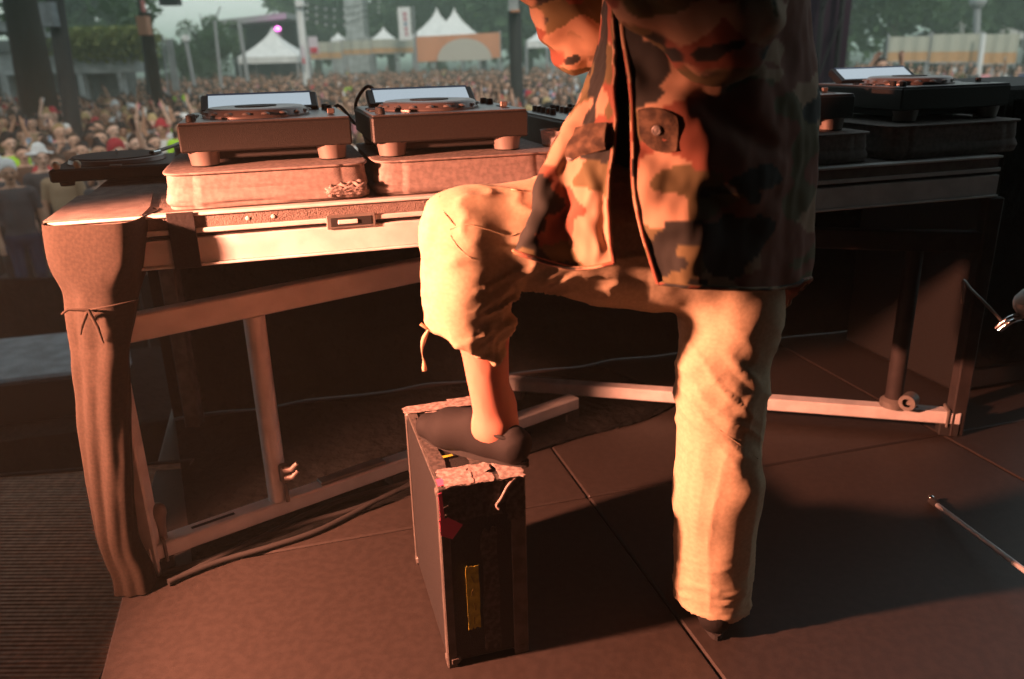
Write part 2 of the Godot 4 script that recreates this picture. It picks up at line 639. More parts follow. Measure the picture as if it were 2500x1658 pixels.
	M.hair = mat(lin(0.02, 0.015, 0.012), 0.55)
	M.cream = mat(lin(0.62, 0.52, 0.38), 0.85)
	M.ash = skin_it(mat(lin(0.06, 0.06, 0.06), 0.9), grit, null, 0.25)
	M.leaf = mat(lin(0.035, 0.07, 0.03), 0.7)
	M.leaf_b = mat(lin(0.045, 0.075, 0.026), 0.7)
	M.leaf_y = mat(lin(0.20, 0.20, 0.06), 0.7)
	for k in ["leaf", "leaf_b", "leaf_y"]:
		M[k].backlight_enabled = true
		M[k].backlight = lin(0.1, 0.15, 0.05)
	M.bark = skin_it(mat(lin(0.07, 0.055, 0.045), 0.95), grit, rough_n, 1.0, 0.8)
	M.tent = skin_it(mat(lin(0.78, 0.79, 0.78), 0.8), blotch(31, 0.02, 0.93, 1.0), null, 0.2)
	M.pole = mat(lin(0.32, 0.33, 0.34), 0.5, 0.2)
	M.pole_dark = mat(lin(0.035, 0.035, 0.035), 0.7)
	M.stone = skin_it(mat(lin(0.42, 0.44, 0.44), 0.85), soft, null, 0.3)
	M.wall = skin_it(mat(lin(0.20, 0.21, 0.205), 0.85), soft, null, 0.3)
	M.orange = mat(lin(0.62, 0.27, 0.15), 0.8)
	M.white = mat(lin(0.74, 0.74, 0.73), 0.8)
	M.red = mat(lin(0.55, 0.05, 0.08), 0.7)

# ---------------------------------------------------------------- the place itself
func setting() -> void:
	structure("ground", boxm(Vector3(0, GROUND - 0.1, -200), Vector3(900, 0.2, 800)), M.ash)
	# raised decks under the booth: 1.22 m wide panels side by side
	var decks := Node3D.new()
	decks.name = "stage_platform"
	add_child(decks)
	decks.set_meta("kind", "structure")
	for i in 4:
		for j in 2:
			var c := T(0.61 + 1.22 * i, -0.05, 1.21 - 2.44 * j + 0.0)
			part("deck_panel", boxm(c, Vector3(1.214, 0.1, 2.434), TB(), 0.004), M.floor, decks)
	for i in 4:
		var st := mb()
		bar(st, T(1.22 * i + 0.03, -0.15, -1.2), T(1.22 * i + 0.03, -0.15, 2.4), 0.05, 0.1)
		part("deck_leg", done(st), M.black, decks)
	# the lower stage floor, its front lip and the ledge below it
	var lowb := mb()
	box(lowb, T(-2.0, LOWER - 0.15, 1.9), Vector3(12.0, 0.3, 5.4), TB(), 0.01)
	structure("stage_floor", done(lowb), M.lower)
	structure("stage_ledge", boxm(T(-2.0, (GROUND - 0.62) / 2, -1.33), Vector3(12.0, -0.62 - GROUND, 1.0), TB(), 0.01), M.ledge)
	structure("stage_base", boxm(T(-2.0, (GROUND + LOWER - 0.3) / 2 - 0.01, 1.9), Vector3(11.9, LOWER - 0.3 - GROUND, 5.3), TB()), M.drape_black)
	# roof and back drape that keep the daylight off the stage
	structure("stage_roof", boxm(Vector3(0, 5.2, 1.0), Vector3(15, 0.25, 9.5), Basis.IDENTITY, 0.02), M.drape_black)
	structure("stage_back_drape", boxm(Vector3(0, 1.8, 5.4), Vector3(15, 6.7, 0.15)), M.drape_black)

	for x in [-7.4, 7.4]:  # unseen side drapes, added to cut the sky light on the stage
		structure("added_side_drape", boxm(Vector3(x, 1.8, 1.9), Vector3(0.12, 6.6, 7.0)), M.drape_black)

func platform_lamp() -> void:
	# the warm lamp that lights the booth: on a stand beside the photographer, out of the frame
	var at := Vector3(-1.7, 1.25, -0.97)
	var aim := at + Vector3(0.819, -0.462, -0.339) * 2.0
	var d := (aim - at).normalized()
	var t := thing("stage_light", "round black stage light on a thin stand shining orange at the booth", "stage light", Vector3(at.x, LOWER, at.z))
	var bs := Basis.looking_at(d)
	var back := Transform3D(bs * Basis(Vector3.RIGHT, PI / 2), at - d * 0.02)
	part("housing", lathem([Vector2(0, 0.25), Vector2(0.06, 0.25), Vector2(0.09, 0.2), Vector2(0.1, 0.02), Vector2(0.1, -0.02), Vector2(0.092, -0.02), Vector2(0.09, 0.012)], 24, back), M.black, t)
	var glow := mat(lin(0.9, 0.4, 0.25), 0.3)
	glow.emission_enabled = true
	glow.emission = lin(1.0, 0.42, 0.26)
	glow.emission_energy_multiplier = 14.0
	part("lens", lathem([Vector2(0, 0.0), Vector2(0.088, 0.0)], 24, Transform3D(back.basis, at - d * 0.035)), glow, t)
	var pole := mb()
	tube(pole, [Vector3(at.x, LOWER + 0.02, at.z) - d * 0.14, Vector3(at.x, at.y - 0.13, at.z) - d * 0.14], 0.016)
	part("pole", done(pole), M.black, t)
	var yoke := mb()
	var sd := d.cross(Vector3.UP).normalized()
	tube(yoke, [at - d * 0.14 + sd * 0.115, at - d * 0.14 + sd * 0.115 - Vector3(0, 0.11, 0), at - d * 0.14 - Vector3(0, 0.14, 0), at - d * 0.14 - sd * 0.115 - Vector3(0, 0.11, 0), at - d * 0.14 - sd * 0.115], 0.009, 8)
	part("yoke", done(yoke), M.black, t)
	for k in 3:
		var a := TAU * k / 3 + 0.4
		var b := Vector3(at.x, LOWER, at.z) - d * 0.14
		part("leg", tubem([b + Vector3(0, 0.45, 0), b + Vector3(cos(a) * 0.22, 0.012, sin(a) * 0.22)], 0.01, 8), M.black, t)
	var l := SpotLight3D.new()
	l.name = "lamp_beam"
	t.add_child(l)
	l.global_position = at + d * 0.03
	l.look_at(aim)
	l.light_color = Color(1.0, 0.33, 0.19).linear_to_srgb()
	l.light_energy = 36.0
	l.spot_angle = 31.5
	l.spot_angle_attenuation = 0.6
	l.spot_range = 12
	l.spot_attenuation = 2.0
	l.light_size = 0.05
	l.shadow_enabled = true

# ---------------------------------------------------------------- the DJ table
func strip(t: Node3D, called: String, m: Material, y0: float, y1: float, z: float, x0 := 0.0, x1 := 2.48, deep := 0.03) -> MeshInstance3D:
	return part(called, boxm(T((x0 + x1) / 2, (y0 + y1) / 2, z - deep / 2), Vector3(x1 - x0, y1 - y0, deep), TB(), 0.0018), m, t)
func table() -> void:
	var t := thing("folding_stage_table", "long folding table with aluminium edge and gate legs under the players", "table", T(1.24, 0, -0.45))
	part("table_top", boxm(T(1.24, 0.866, -0.465), Vector3(2.47, 0.040, 0.93), TB(), 0.004), M.top, t)
	strip(t, "edge_trim", M.alu, 0.8805, 0.8875, 0.006)
	strip(t, "edge_band", M.band, 0.8535, 0.880, -0.001)
	strip(t, "edge_trim", M.alu, 0.8420, 0.8530, 0.004)
	strip(t, "edge_band", M.band, 0.8325, 0.8415, -0.006)
	strip(t, "front_rail", M.alu, 0.7755, 0.8320, 0.003)
	strip(t, "edge_trim", M.alu, 0.7690, 0.7752, 0.009, 0.0, 2.48, 0.036)
	# black webbing round the rail
	part("strap", boxm(T(0.262, 0.829, 0.0085), Vector3(0.056, 0.124, 0.004), TB(), 0.001), M.tape, t)
	# recessed latch
	var latch := part("latch_frame", boxm(T(0.626, 0.8435, 0.0065), Vector3(0.112, 0.032, 0.005), TB(), 0.002), M.alu_dull, t)
	part("latch_well", boxm(T(0.626, 0.8435, 0.0092), Vector3(0.094, 0.020, 0.002), TB(), 0.001), M.rubber, latch)
	part("latch_tongue", boxm(T(0.618, 0.8435, 0.0115), Vector3(0.045, 0.010, 0.004), TB(), 0.0015), M.alu, latch)
	for x in [0.40, 0.455, 0.95, 1.6, 1.66]:
		part("screw", lathem([Vector2(0, 0.003), Vector2(0.004, 0.002), Vector2(0.005, 0)], 10, Transform3D(TB() * Basis(Vector3.RIGHT, PI / 2), T(x, 0.866, 0.0))), M.alu, t)
	# back rail and end rails
	part("back_rail", boxm(T(1.24, 0.81, -0.93), Vector3(2.48, 0.08, 0.03), TB(), 0.002), M.alu_dull, t)
	for x in [0.012, 2.468]:
		part("end_rail", boxm(T(x, 0.81, -0.47), Vector3(0.024, 0.08, 0.88), TB(), 0.002), M.alu_dull, t)
	# gate frames folded back under the top
	gate(t, Vector3(-0.915, 0, -1.715), Vector3(0.21, 0, -2.56), 0.345, true)
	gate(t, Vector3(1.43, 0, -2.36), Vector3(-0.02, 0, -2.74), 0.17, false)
	for x in [0.10, 2.38]:
		var st := mb()
		bar(st, T(x, 0.0, -0.89), T(x, 0.77, -0.89), 0.05, 0.05)
		part("leg", done(st), M.alu_dull, t)
func gate(t: Node3D, a: Vector3, b: Vector3, s: float, detailed: bool) -> void:
	var up := Vector3.UP
	var d := (b - a).normalized()
	var side := d.cross(up)
	var lo := mb()
	bar(lo, a + up * 0.063, b + up * 0.063, 0.05, 0.042, 0.004)
	var rail := part("lower_rail", done(lo), M.alu, t)
	part("rail_slot", boxm(a.lerp(b, 0.12) + up * 0.0848, Vector3(0.11, 0.0012, 0.010), Basis(d, up, side)), M.rubber, rail)
	if detailed:
		part("clip_plate", boxm(a.lerp(b, 0.40) + up * 0.089, Vector3(0.20, 0.010, 0.034), Basis(d, up, side), 0.002), M.alu_dull, rail)
	for e in [0.02, 0.5, 0.98]:
		part("rail_foot", boxm(a.lerp(b, e) + up * 0.021, Vector3(0.06, 0.042, 0.05), Basis(d, up, side), 0.004), M.rubber, rail)
	var hi := mb()
	bar(hi, a + up * 0.632, b + up * 0.632, 0.04, 0.062, 0.004)
	part("upper_rail", done(hi), M.alu if detailed else M.band, t)  # far gate: rail, leg and post coloured dark to imitate shade
	# the square leg the gate hangs on
	var leg := mb()
	bar(leg, a + d * 0.012 + up * 0.0, a + d * 0.012 + up * 0.768, 0.045, 0.045, 0.004)
	part("leg", done(leg), M.alu if detailed else M.band, t)  # shade put into the colour of the far leg
	part("end_plate", boxm(a + d * 0.04 + up * 0.063, Vector3(0.008, 0.06, 0.062), Basis(d, up, side), 0.002), M.alu_dull, t)
	# the round post with its clamp
	var p := a.lerp(b, s / 1.42 * (1.42 / a.distance_to(b)))
	if not detailed: p = pz(2160, 950, -2.55); p = a + d * (p - a).dot(d)
	part("post", tubem([p + up * 0.084, p + up * 0.602], 0.0265, 20), M.alu if detailed else M.band, t)  # far post darkened as if in shadow
	if not detailed:
		part("post_foot", lathem([Vector2(0.04, 0), Vector2(0.04, 0.02), Vector2(0.028, 0.03)], 16, Transform3D(Basis.IDENTITY, p + up * 0.084)), M.alu_dull, t)
		var xf := Transform3D(Basis(d, up, side).rotated(up, -0.5) * Basis(Vector3.RIGHT, PI / 2), p + up * 0.115 + Vector3(0.03, 0, 0.04))
		part("clamp_ring", lathem([Vector2(0.014, -0.02), Vector2(0.026, -0.02), Vector2(0.026, 0.025), Vector2(0.015, 0.025), Vector2(0.014, 0.0), Vector2(0.0, 0.0)], 18, xf), M.alu_dull, t)
	else:
		var c := p + Vector3(0.03, 0.17, 0.02)
		part("clamp_body", boxm(c, Vector3(0.024, 0.05, 0.026), Basis(d, up, side), 0.004), M.alu_dull, t)
		for k in 2:
			var q := c + Vector3(0.004, 0.014 - 0.022 * k, 0.012)
			part("clamp_wing", tubem([q, q + Vector3(0.02, 0.002, 0), q + Vector3(0.036, 0.018, -0.004)], [0.008, 0.0085, 0.006], 10), M.foot, t)
		part("clamp_bolt", tubem([c - Vector3(0, 0.03, 0), c - Vector3(0, 0.085, 0)], 0.006, 8), M.alu_dull, t)
		# ball handle near the leg
		var k := a + d * 0.045 + up * 0.084
		part("knob", lathem([Vector2(0.011, 0), Vector2(0.012, 0.035), Vector2(0.015, 0.055), Vector2(0.019, 0.068), Vector2(0.0195, 0.078), Vector2(0.017, 0.088), Vector2(0.010, 0.096), Vector2(0, 0.098)], 20, Transform3D(Basis.IDENTITY, k), true), M.foot, t)

func skirt() -> void:
	# black cloth closing the crowd side of the booth
	var rows := []
	for y in [0.885, 0.6, 0.3, 0.002]:
		var r := []
		for i in 25:
			r.append(T(0.02 + 3.7 * i / 24.0, y, -0.985 - 0.012 * sin(i * 2.4) * (1.3 - y)))  # runs past the table end, extended to cover sky-lit floor
		rows.append(r)
	var s := sheet(rows, 96, 8, 0.004, flat)
	var o := part("booth_skirt", s[0], M.drape_black, self)
	o.name = numbered("booth_skirt")
	tag(o, "black cloth skirt hanging along the crowd side of the long table", "skirt")
	var c := thing("speaker_cabinet", "tall black speaker cabinet standing past the far end of the long table", "speaker", T(3.02, 0, -0.55))
	part("body", boxm(T(3.02, 0.535, -0.55), Vector3(0.62, 1.05, 0.6), TB(), 0.012), M.black, c)
	part("grille", boxm(T(3.02, 0.56, -0.243), Vector3(0.54, 0.92, 0.012), TB(), 0.004), M.drape_black, c)
	for k in [-0.2, 0.2]:
		part("foot", lathem([Vector2(0.02, 0), Vector2(0.02, 0.012)], 12, Transform3D(Basis.IDENTITY, T(3.02 + k, 0, -0.35))), M.rubber, c)

func drape() -> void:
	# the cloth over the near end of the table, gathered by a tie and falling to the deck
	var t := thing("table_cover", "brown cloth gathered with a tie over the open end of the table", "table cover", T(0.05, 0, 0.0))
	# level: height, left pixel, right pixel, depth plane, half depth, folds
	var lv := [
		[0.8885, 102, 320, -1.675, 0.16, 0.0005], [0.86, 106, 324, -1.672, 0.16, 0.002], [0.80, 120, 319, -1.67, 0.14, 0.006],
		[0.74, 136, 314, -1.668, 0.11, 0.012], [0.68, 150, 309, -1.664, 0.085, 0.018], [0.625, 162, 305, -1.66, 0.06, 0.018],
		[0.60, 166, 303, -1.655, 0.055, 0.016], [0.56, 170, 302, -1.65, 0.058, 0.018], [0.48, 180, 303, -1.645, 0.06, 0.02],
		[0.36, 194, 307, -1.64, 0.06, 0.02], [0.24, 214, 312, -1.64, 0.06, 0.018], [0.12, 238, 324, -1.64, 0.065, 0.018],
		[0.05, 262, 352, -1.635, 0.075, 0.018], [0.004, 272, 364, -1.63, 0.085, 0.02]]
	var rows := []
	var n := 64
	for l in lv:
		var y: float = l[0]
		# the pixel row where that height lies on the plane
		var c0 := pz(l[1], 600, l[3]); var c1 := pz(l[2], 600, l[3])
		for it in 6:
			c0 = pz(l[1], px(Vector3(c0.x, y, l[3])).y, l[3])
			c1 = pz(l[2], px(Vector3(c1.x, y, l[3])).y, l[3])
		var a := Vector3(c0.x, y, l[3])
		var b := Vector3(c1.x, y, l[3])
		var mid := (a + b) / 2
		var hw := (b - a).length() / 2
		var r := []
		var sq: float = 0.35 if y > 0.79 else 1.0
		for i in n + 1:
			var th := PI * 0.9 + (TAU - PI * 0.3) * i / n - PI * 1.0
			th = -0.35 * PI + 1.7 * PI * i / n
			var cx := cos(th); var sn := sin(th)
			cx = signf(cx) * pow(absf(cx), sq); sn = signf(sn) * pow(absf(sn), sq)
			var fold: float = 0.26 * l[5] * sin(th * 3.0 + y * 2.0) + 0.14 * l[5] * sin(th * 8.0 - y * 6.0 + 1.0)
			r.append(mid - Vector3(1, 0, 0) * cx * (hw + fold * 0.6) + Vector3(0, 0, 1) * sn * (l[4] * 0.6 + fold) - Vector3(0, 0, l[4] * 0.45))
		rows.append(r)
	var s := sheet(rows, 128, 90, 0.003, func(p: Vector3, _u: float, v: float) -> float: return 0.004 * wave.get_noise_3d(p.x * 14, p.y * 5, p.z * 14) * smoothstep(0.05, 0.3, v))
	part("cloth", s[0], M.cover, t)
	var ts := mb()
	var o := T(0, 0, 0)
	var oc := []
	for q in [[-0.006, 0.004], [0.186, 0.003], [0.19, -0.10], [0.17, -0.33], [-0.006, -0.35]]:
		var w := T(q[0], 0, q[1])
		oc.append(Vector2(w.x, w.z))
	slab(ts, oc, Transform3D(Basis.IDENTITY, Vector3(0, 0.8882, 0)), 0.0035)
	part("top_sheet", done(ts), M.top, t)
	# the tie: a cord round the gather with a small bow
	var tie := mb()
	var ring := []
	var kc := pz(215, 757, -1.625)
	for i in 25:
		var a := TAU * i / 24.0
		ring.append(Vector3(kc.x + 0.018 + 0.056 * cos(a), kc.y + 0.004 * sin(a * 2), -1.685 + 0.05 * sin(a)))
	tube(tie, ring, 0.0022, 8)
	part("tie", done(tie), M.cover, t)
	var bow := mb()
	for e in [[Vector3(-0.035, 0.006, 0.012), Vector3(-0.05, -0.004, 0.012)], [Vector3(0.02, -0.035, 0.014), Vector3(0.024, -0.07, 0.012)], [Vector3(-0.012, -0.03, 0.014), Vector3(-0.02, -0.05, 0.012)]]:
		tube(bow, [kc, kc + e[0], kc + e[1]], [0.004, 0.0035, 0.002], 8)
	part("bow", done(bow), M.cover, t)

# ---------------------------------------------------------------- what stands on the table
func riser(x0: float, x1: float, z: float, h: float, label: String, bulge: float) -> void:
	var t := thing("wrapped_block", label, "block", T((x0 + x1) / 2, 0.8885, z - 0.22), "cloth-wrapped blocks raising the players")
	var deep := 0.46
	# soft box: rings round the block from the foot upwards, then over the top
	var rows := []
	var prof := [[0.0, 0.0], [0.06, 0.004], [0.2, 0.006], [0.36, 0.002], [0.5, 0.001], [0.66, 0.0], [0.85, -0.001], [0.96, -0.003], [1.0, -0.012]]
	var cxm := (x0 + x1) / 2
	var hw := (x1 - x0) / 2
	for p in prof:
		var r := []
		for i in 97:
			var th := TAU * i / 96.0
			var cx := cos(th); var sn := sin(th)
			var q := 0.16
			var ex: float = p[1]
			r.append(T(cxm + signf(cx) * pow(absf(cx), q) * (hw + ex), 0.8895 + p[0] * h, z - deep / 2 + signf(sn) * pow(absf(sn), q) * (deep / 2 + ex)))
		rows.append(r)
	var top := []
	for i in 97:
		top.append(T(cxm, 0.8895 + h, z - deep / 2))
	rows.append(top)
	var s := sheet(rows, 192, 60, 0.002, func(p: Vector3, _u: float, v: float) -> float:
		if v > 0.88: return 0.0
		var l := p - CORNER
		var a := l.dot(U)
		var hh := (p.y - 0.8895) / h
		var ph := hh * 15.0 + 4.0 * wave.get_noise_2d(a * 2.2 + x0 * 9, hh * 0.7) + a * 3.0
		var w := 0.006 * (pow(0.5 + 0.5 * sin(ph), 3.0) - 0.3) * smoothstep(0.75, 0.35, hh)
		return bulge * (w + 0.003 * wave.get_noise_3d(a * 9, p.y * 70, p.z * 9) * smoothstep(0.45, 0.15, hh)) * smoothstep(0.0, 0.1, v) * smoothstep(0.9, 0.62, v))
	part("cloth", s[0], M.wrap, t)
	# bunched cloth at one corner of the foot
	if bulge > 0.9:
		var f := field(T(x1 - 0.12, 0.885, z + 0.0) - Vector3(0.05, 0.01, 0.06), T(x1, 0.95, z + 0.02) + Vector3(0.05, 0.02, 0.06), 0.003)
		cap(f, T(x1 - 0.085, 0.909, z + 0.004), T(x1 - 0.02, 0.913, z + 0.004), 0.014, 0.016, 0.01)
		part("gathered_cloth", nets(f, 1, no_cls, func(p: Vector3, _n: Vector3) -> float: return 0.003 * sin(p.y * 900 + 6 * wave.get_noise_3d(p.x * 30, p.y * 30, p.z * 30))), M.wrap, t)
func player_proto() -> Node3D:
	# written about the middle of its foot print, front towards +z
	var t := thing("media_player", "", "media player")
	var w := 0.385; var d := 0.40
	var body := mb()
	box(body, Vector3(0, 0.066, 0), Vector3(w, 0.062, d), Basis.IDENTITY, 0.004)
	lpart("body", done(body), M.player, t)
	lpart("lower_body", boxm(Vector3(0, 0.026, -0.01), Vector3(w - 0.03, 0.02, d - 0.04), Basis.IDENTITY, 0.003), M.rubber, t)
	lpart("top_plate", boxm(Vector3(0, 0.099, 0), Vector3(w - 0.006, 0.004, d - 0.006), Basis.IDENTITY, 0.0015), M.player_top, t)
	for x in [-0.145, 0.145]:
		for z in [-0.155, 0.165]:
			var ft := lpart("foot", lathem([Vector2(0, 0), Vector2(0.028, 0), Vector2(0.031, 0.003), Vector2(0.0365, 0.036), Vector2(0, 0.036)], 28), M.foot, t, Vector3(x, 0.0005, z))
			lpart("foot_pad", lathem([Vector2(0.029, 0.0), Vector2(0.0325, 0.0045)], 28), M.rubber, ft)
	# jog wheel with dimpled rim
	var jog := mb()
	lathe(jog, [Vector2(0.128, 0), Vector2(0.128, 0.004), Vector2(0.118, 0.018), Vector2(0.112, 0.021), Vector2(0.0, 0.022)], 48)
	var wheel := lpart("jog_wheel", done(jog), M.jog, t, Vector3(-0.02, 0.1012, 0.02))
	for i in 18:
		var a := TAU * i / 18.0
		var dim := lathem([Vector2(0.011, 0), Vector2(0.008, 0.004), Vector2(0, 0.0055)], 10, Transform3D(Basis(Vector3(-sin(a), 0, cos(a)), 0.0), Vector3(cos(a) * 0.123, 0.009, sin(a) * 0.123)), true)
		lpart("dimple", dim, M.foot, wheel)
	lpart("jog_hub", lathem([Vector2(0.05, 0), Vector2(0.05, 0.0015), Vector2(0, 0.0015)], 24), M.rubber, wheel, Vector3(0, 0.0222, 0))
	# raised screen at the back
	var tilt := Basis(Vector3.RIGHT, -1.05)
	var scr := lpart("screen_housing", boxm(Vector3(0, 0, 0), Vector3(0.30, 0.075, 0.022), tilt, 0.004), M.player, t, Vector3(-0.01, 0.118, -0.155))
	lpart("display", boxm(Vector3(0, 0.0, 0.0122), Vector3(0.262, 0.058, 0.001), Basis.IDENTITY), M.screen, scr).transform = Transform3D(tilt, tilt * Vector3(0, 0, 0.0001))
	lpart("screen_edge", boxm(Vector3(0, 0.0335, 0.0126), Vector3(0.27, 0.007, 0.0014), Basis.IDENTITY), M.blue_edge, scr).transform = Transform3D(tilt, tilt * Vector3(0, 0, 0.0002))
	# buttons, knobs and the pitch slider
	for i in 4:
		lpart("button", boxm(Vector3.ZERO, Vector3(0.02, 0.004, 0.012), Basis.IDENTITY, 0.001), M.rubber if i % 2 else M.foot, t, Vector3(-0.17 + 0.0, 0.103, 0.06 - 0.03 * i))
	for p in [Vector3(-0.165, 0.1012, 0.165), Vector3(-0.165, 0.1012, 0.125), Vector3(0.155, 0.1012, -0.1), Vector3(0.16, 0.1012, -0.05)]:
		lpart("knob", lathem([Vector2(0.010, 0), Vector2(0.0085, 0.014), Vector2(0, 0.015)], 14), M.rubber, t, p)
	var sl := lpart("pitch_slot", boxm(Vector3.ZERO, Vector3(0.007, 0.001, 0.11)), M.rubber, t, Vector3(0.155, 0.1022, 0.1))
	lpart("pitch_cap", boxm(Vector3(0, 0.007, 0.01), Vector3(0.018, 0.013, 0.010), Basis.IDENTITY, 0.002), M.foot, sl)
	return t
func gear() -> void:
	riser(0.236, 0.676, -0.04, 0.077, "rumpled cloth-wrapped block with bunched corner next to the table cover", 1.0)
	riser(0.700, 1.150, -0.045, 0.077, "smooth cloth-wrapped block just behind the person's raised knee", 0.45)
	riser(1.62, 2.07, -0.05, 0.077, "cloth-wrapped block behind the person's back on the far half of the table", 0.4)
	riser(2.13, 2.59, -0.05, 0.088, "thicker cloth-wrapped block at the far end of the table", 0.4)
	var p0 := player_proto()
	var spots := [[0.463, -0.315, 0.077, "black media player on round feet next to the table cover"], [0.895, -0.295, 0.077, "black media player on round feet behind the raised knee"],
		[1.86, -0.315, 0.077, "black media player half hidden behind the person's back"], [2.40, -0.315, 0.088, "black media player at the far end with its white screen raised"]]
	for i in spots.size():
		var o: Node3D = p0
		if i > 0:
			o = p0.duplicate()
			o.name = numbered("media_player")
			add_child(o)
		o.position = T(spots[i][0], 0.8902 + spots[i][2], spots[i][1])
		o.basis = TB()
		tag(o, spots[i][3], "media player", "media players on the long table")
	turntable()
	mixer()
	cables()
func turntable() -> void:
	var t := thing("turntable", "low dark turntable with a straight tonearm at the covered table end", "turntable", T(0.075, 0.8885, -0.70))
	t.basis = TB()
	lpart("plinth", boxm(Vector3(0, 0.029, 0), Vector3(0.37, 0.034, 0.30), Basis.IDENTITY, 0.005), M.player, t)
	for x in [-0.15, 0.15]:
		for z in [-0.12, 0.12]:
			lpart("foot", lathem([Vector2(0.018, 0), Vector2(0.02, 0.012)], 14), M.rubber, t, Vector3(x, 0, z))
	lpart("platter", lathem([Vector2(0.128, 0), Vector2(0.13, 0.002), Vector2(0.125, 0.012), Vector2(0.12, 0.014), Vector2(0, 0.014)], 40), M.jog, t, Vector3(-0.035, 0.0462, -0.005))
	lpart("record", lathem([Vector2(0.118, 0), Vector2(0.118, 0.003), Vector2(0.04, 0.0025), Vector2(0, 0.0035)], 40), M.rubber, t, Vector3(-0.035, 0.0604, -0.005))
	lpart("spindle", lathem([Vector2(0.003, 0), Vector2(0.003, 0.014), Vector2(0, 0.016)], 8), M.chrome, t, Vector3(-0.035, 0.0625, -0.005))
	var arm := lpart("tonearm_base", lathem([Vector2(0.03, 0), Vector2(0.03, 0.02), Vector2(0.014, 0.03), Vector2(0, 0.032)], 18), M.alu_dull, t, Vector3(0.14, 0.0462, -0.09))
	lpart("tonearm", tubem([Vector3(0.015, 0.035, -0.045), Vector3(0, 0.036, 0), Vector3(-0.02, 0.034, 0.10), Vector3(-0.055, 0.028, 0.16)], [0.012, 0.006, 0.005, 0.005], 10), M.alu_dull, arm)
	lpart("headshell", boxm(Vector3(-0.062, 0.026, 0.172), Vector3(0.018, 0.010, 0.034), Basis(Vector3.UP, -0.5), 0.002), M.chrome, arm)
	for p in [Vector3(-0.165, 0.0462, 0.135), Vector3(-0.115, 0.0462, 0.132)]:
		lpart("knob", lathem([Vector2(0.007, 0), Vector2(0.010, 0.008), Vector2(0.010, 0.014), Vector2(0.005, 0.02), Vector2(0, 0.021)], 14, Transform3D.IDENTITY, true), M.cream, t, p)
	lpart("start_button", boxm(Vector3.ZERO, Vector3(0.03, 0.004, 0.022), Basis.IDENTITY, 0.001), M.foot, t, Vector3(-0.02, 0.048, 0.138))
func mixer() -> void:
	var t := thing("mixer", "black mixer with rows of knobs between the players", "mixer", T(1.38, 0.8885, -0.36))
	t.basis = TB()
	lpart("body", boxm(Vector3(0, 0.075, 0), Vector3(0.36, 0.13, 0.40), Basis.IDENTITY, 0.006), M.player, t)
	lpart("face_plate", boxm(Vector3(0, 0.1415, 0), Vector3(0.35, 0.003, 0.39), Basis.IDENTITY, 0.001), M.player_top, t)
	for x in [-0.15, 0.15]:
		for z in [-0.16, 0.16]:
			lpart("foot", lathem([Vector2(0.014, 0), Vector2(0.016, 0.0105)], 12), M.rubber, t, Vector3(x, 0, z))
	var kn := lathem([Vector2(0.009, 0), Vector2(0.0075, 0.016), Vector2(0, 0.017)], 12)
	for i in 6:
		for j in 5:
			lpart("knob", kn, M.rubber if (i + j) % 3 else M.foot, t, Vector3(-0.14 + i * 0.056, 0.1432, -0.16 + j * 0.042))
	for i in 4:
		var s := lpart("fader_slot", boxm(Vector3.ZERO, Vector3(0.004, 0.001, 0.06)), M.rubber, t, Vector3(-0.12 + i * 0.08, 0.1436, 0.12))
		lpart("fader_cap", boxm(Vector3(0, 0.006, -0.02 + 0.013 * i), Vector3(0.014, 0.012, 0.009), Basis.IDENTITY, 0.002), M.foot, s)
	# clear cup standing beside the mixer
	var cup := thing("plastic_cup", "clear plastic cup with a brown drink beside the mixer", "cup", T(1.185, 0.8885, -0.16))
	var cl := mat(Color(0.85, 0.8, 0.78, 0.22), 0.08)
	cl.transparency = BaseMaterial3D.TRANSPARENCY_ALPHA
	lpart("wall", lathem([Vector2(0, 0.001), Vector2(0.030, 0.001), Vector2(0.044, 0.118), Vector2(0.046, 0.12), Vector2(0.0425, 0.12), Vector2(0.029, 0.004), Vector2(0, 0.004)], 28), cl, cup)
	lpart("drink", lathem([Vector2(0, 0.0045), Vector2(0.0285, 0.0045), Vector2(0.0385, 0.085), Vector2(0, 0.085)], 28), mat(lin(0.28, 0.12, 0.05), 0.2), cup)
func added_floor_cloth() -> void:
	# black cloth added to keep the deck under the table dark; near edge rumpled
	var near := [Vector3(-0.80, 0, -1.70), Vector3(-0.45, 0, -1.95), Vector3(-0.1, 0, -2.2), Vector3(0.22, 0, -2.40), Vector3(0.45, 0, -2.52), Vector3(0.62, 0, -2.68)]
	var far := [T(0.03, 0, -0.94), T(0.5, 0, -0.94), T(0.9, 0, -0.94), T(1.25, 0, -0.94), T(1.5, 0, -0.94), T(1.62, 0, -0.94)]
	var rows := []
	for k in 5:
		var r := []
		for i in 6: r.append(near[i].lerp(far[i], [0.0, 0.05, 0.14, 0.4, 1.0][k]) + Vector3(0, 0.006, 0))
		rows.append(r)
	var s := sheet(rows, 90, 50, -0.003, func(p: Vector3, u: float, v: float) -> float:
		return -(0.016 * smoothstep(0.5, 0.1, v) * maxf(0.0, sin(v * 26.0 + 5.0 * wave.get_noise_2d(u * 9, v * 3)) * (0.6 + 0.6 * wave.get_noise_2d(u * 14, 4)))) - 0.001)
	var o := part("added_floor_cloth", s[0], M.drape_black, self)
	o.name = numbered("added_floor_cloth")
	tag(o, "added black cloth keeping the deck dark under the long table, rumpled at its edge", "cloth")
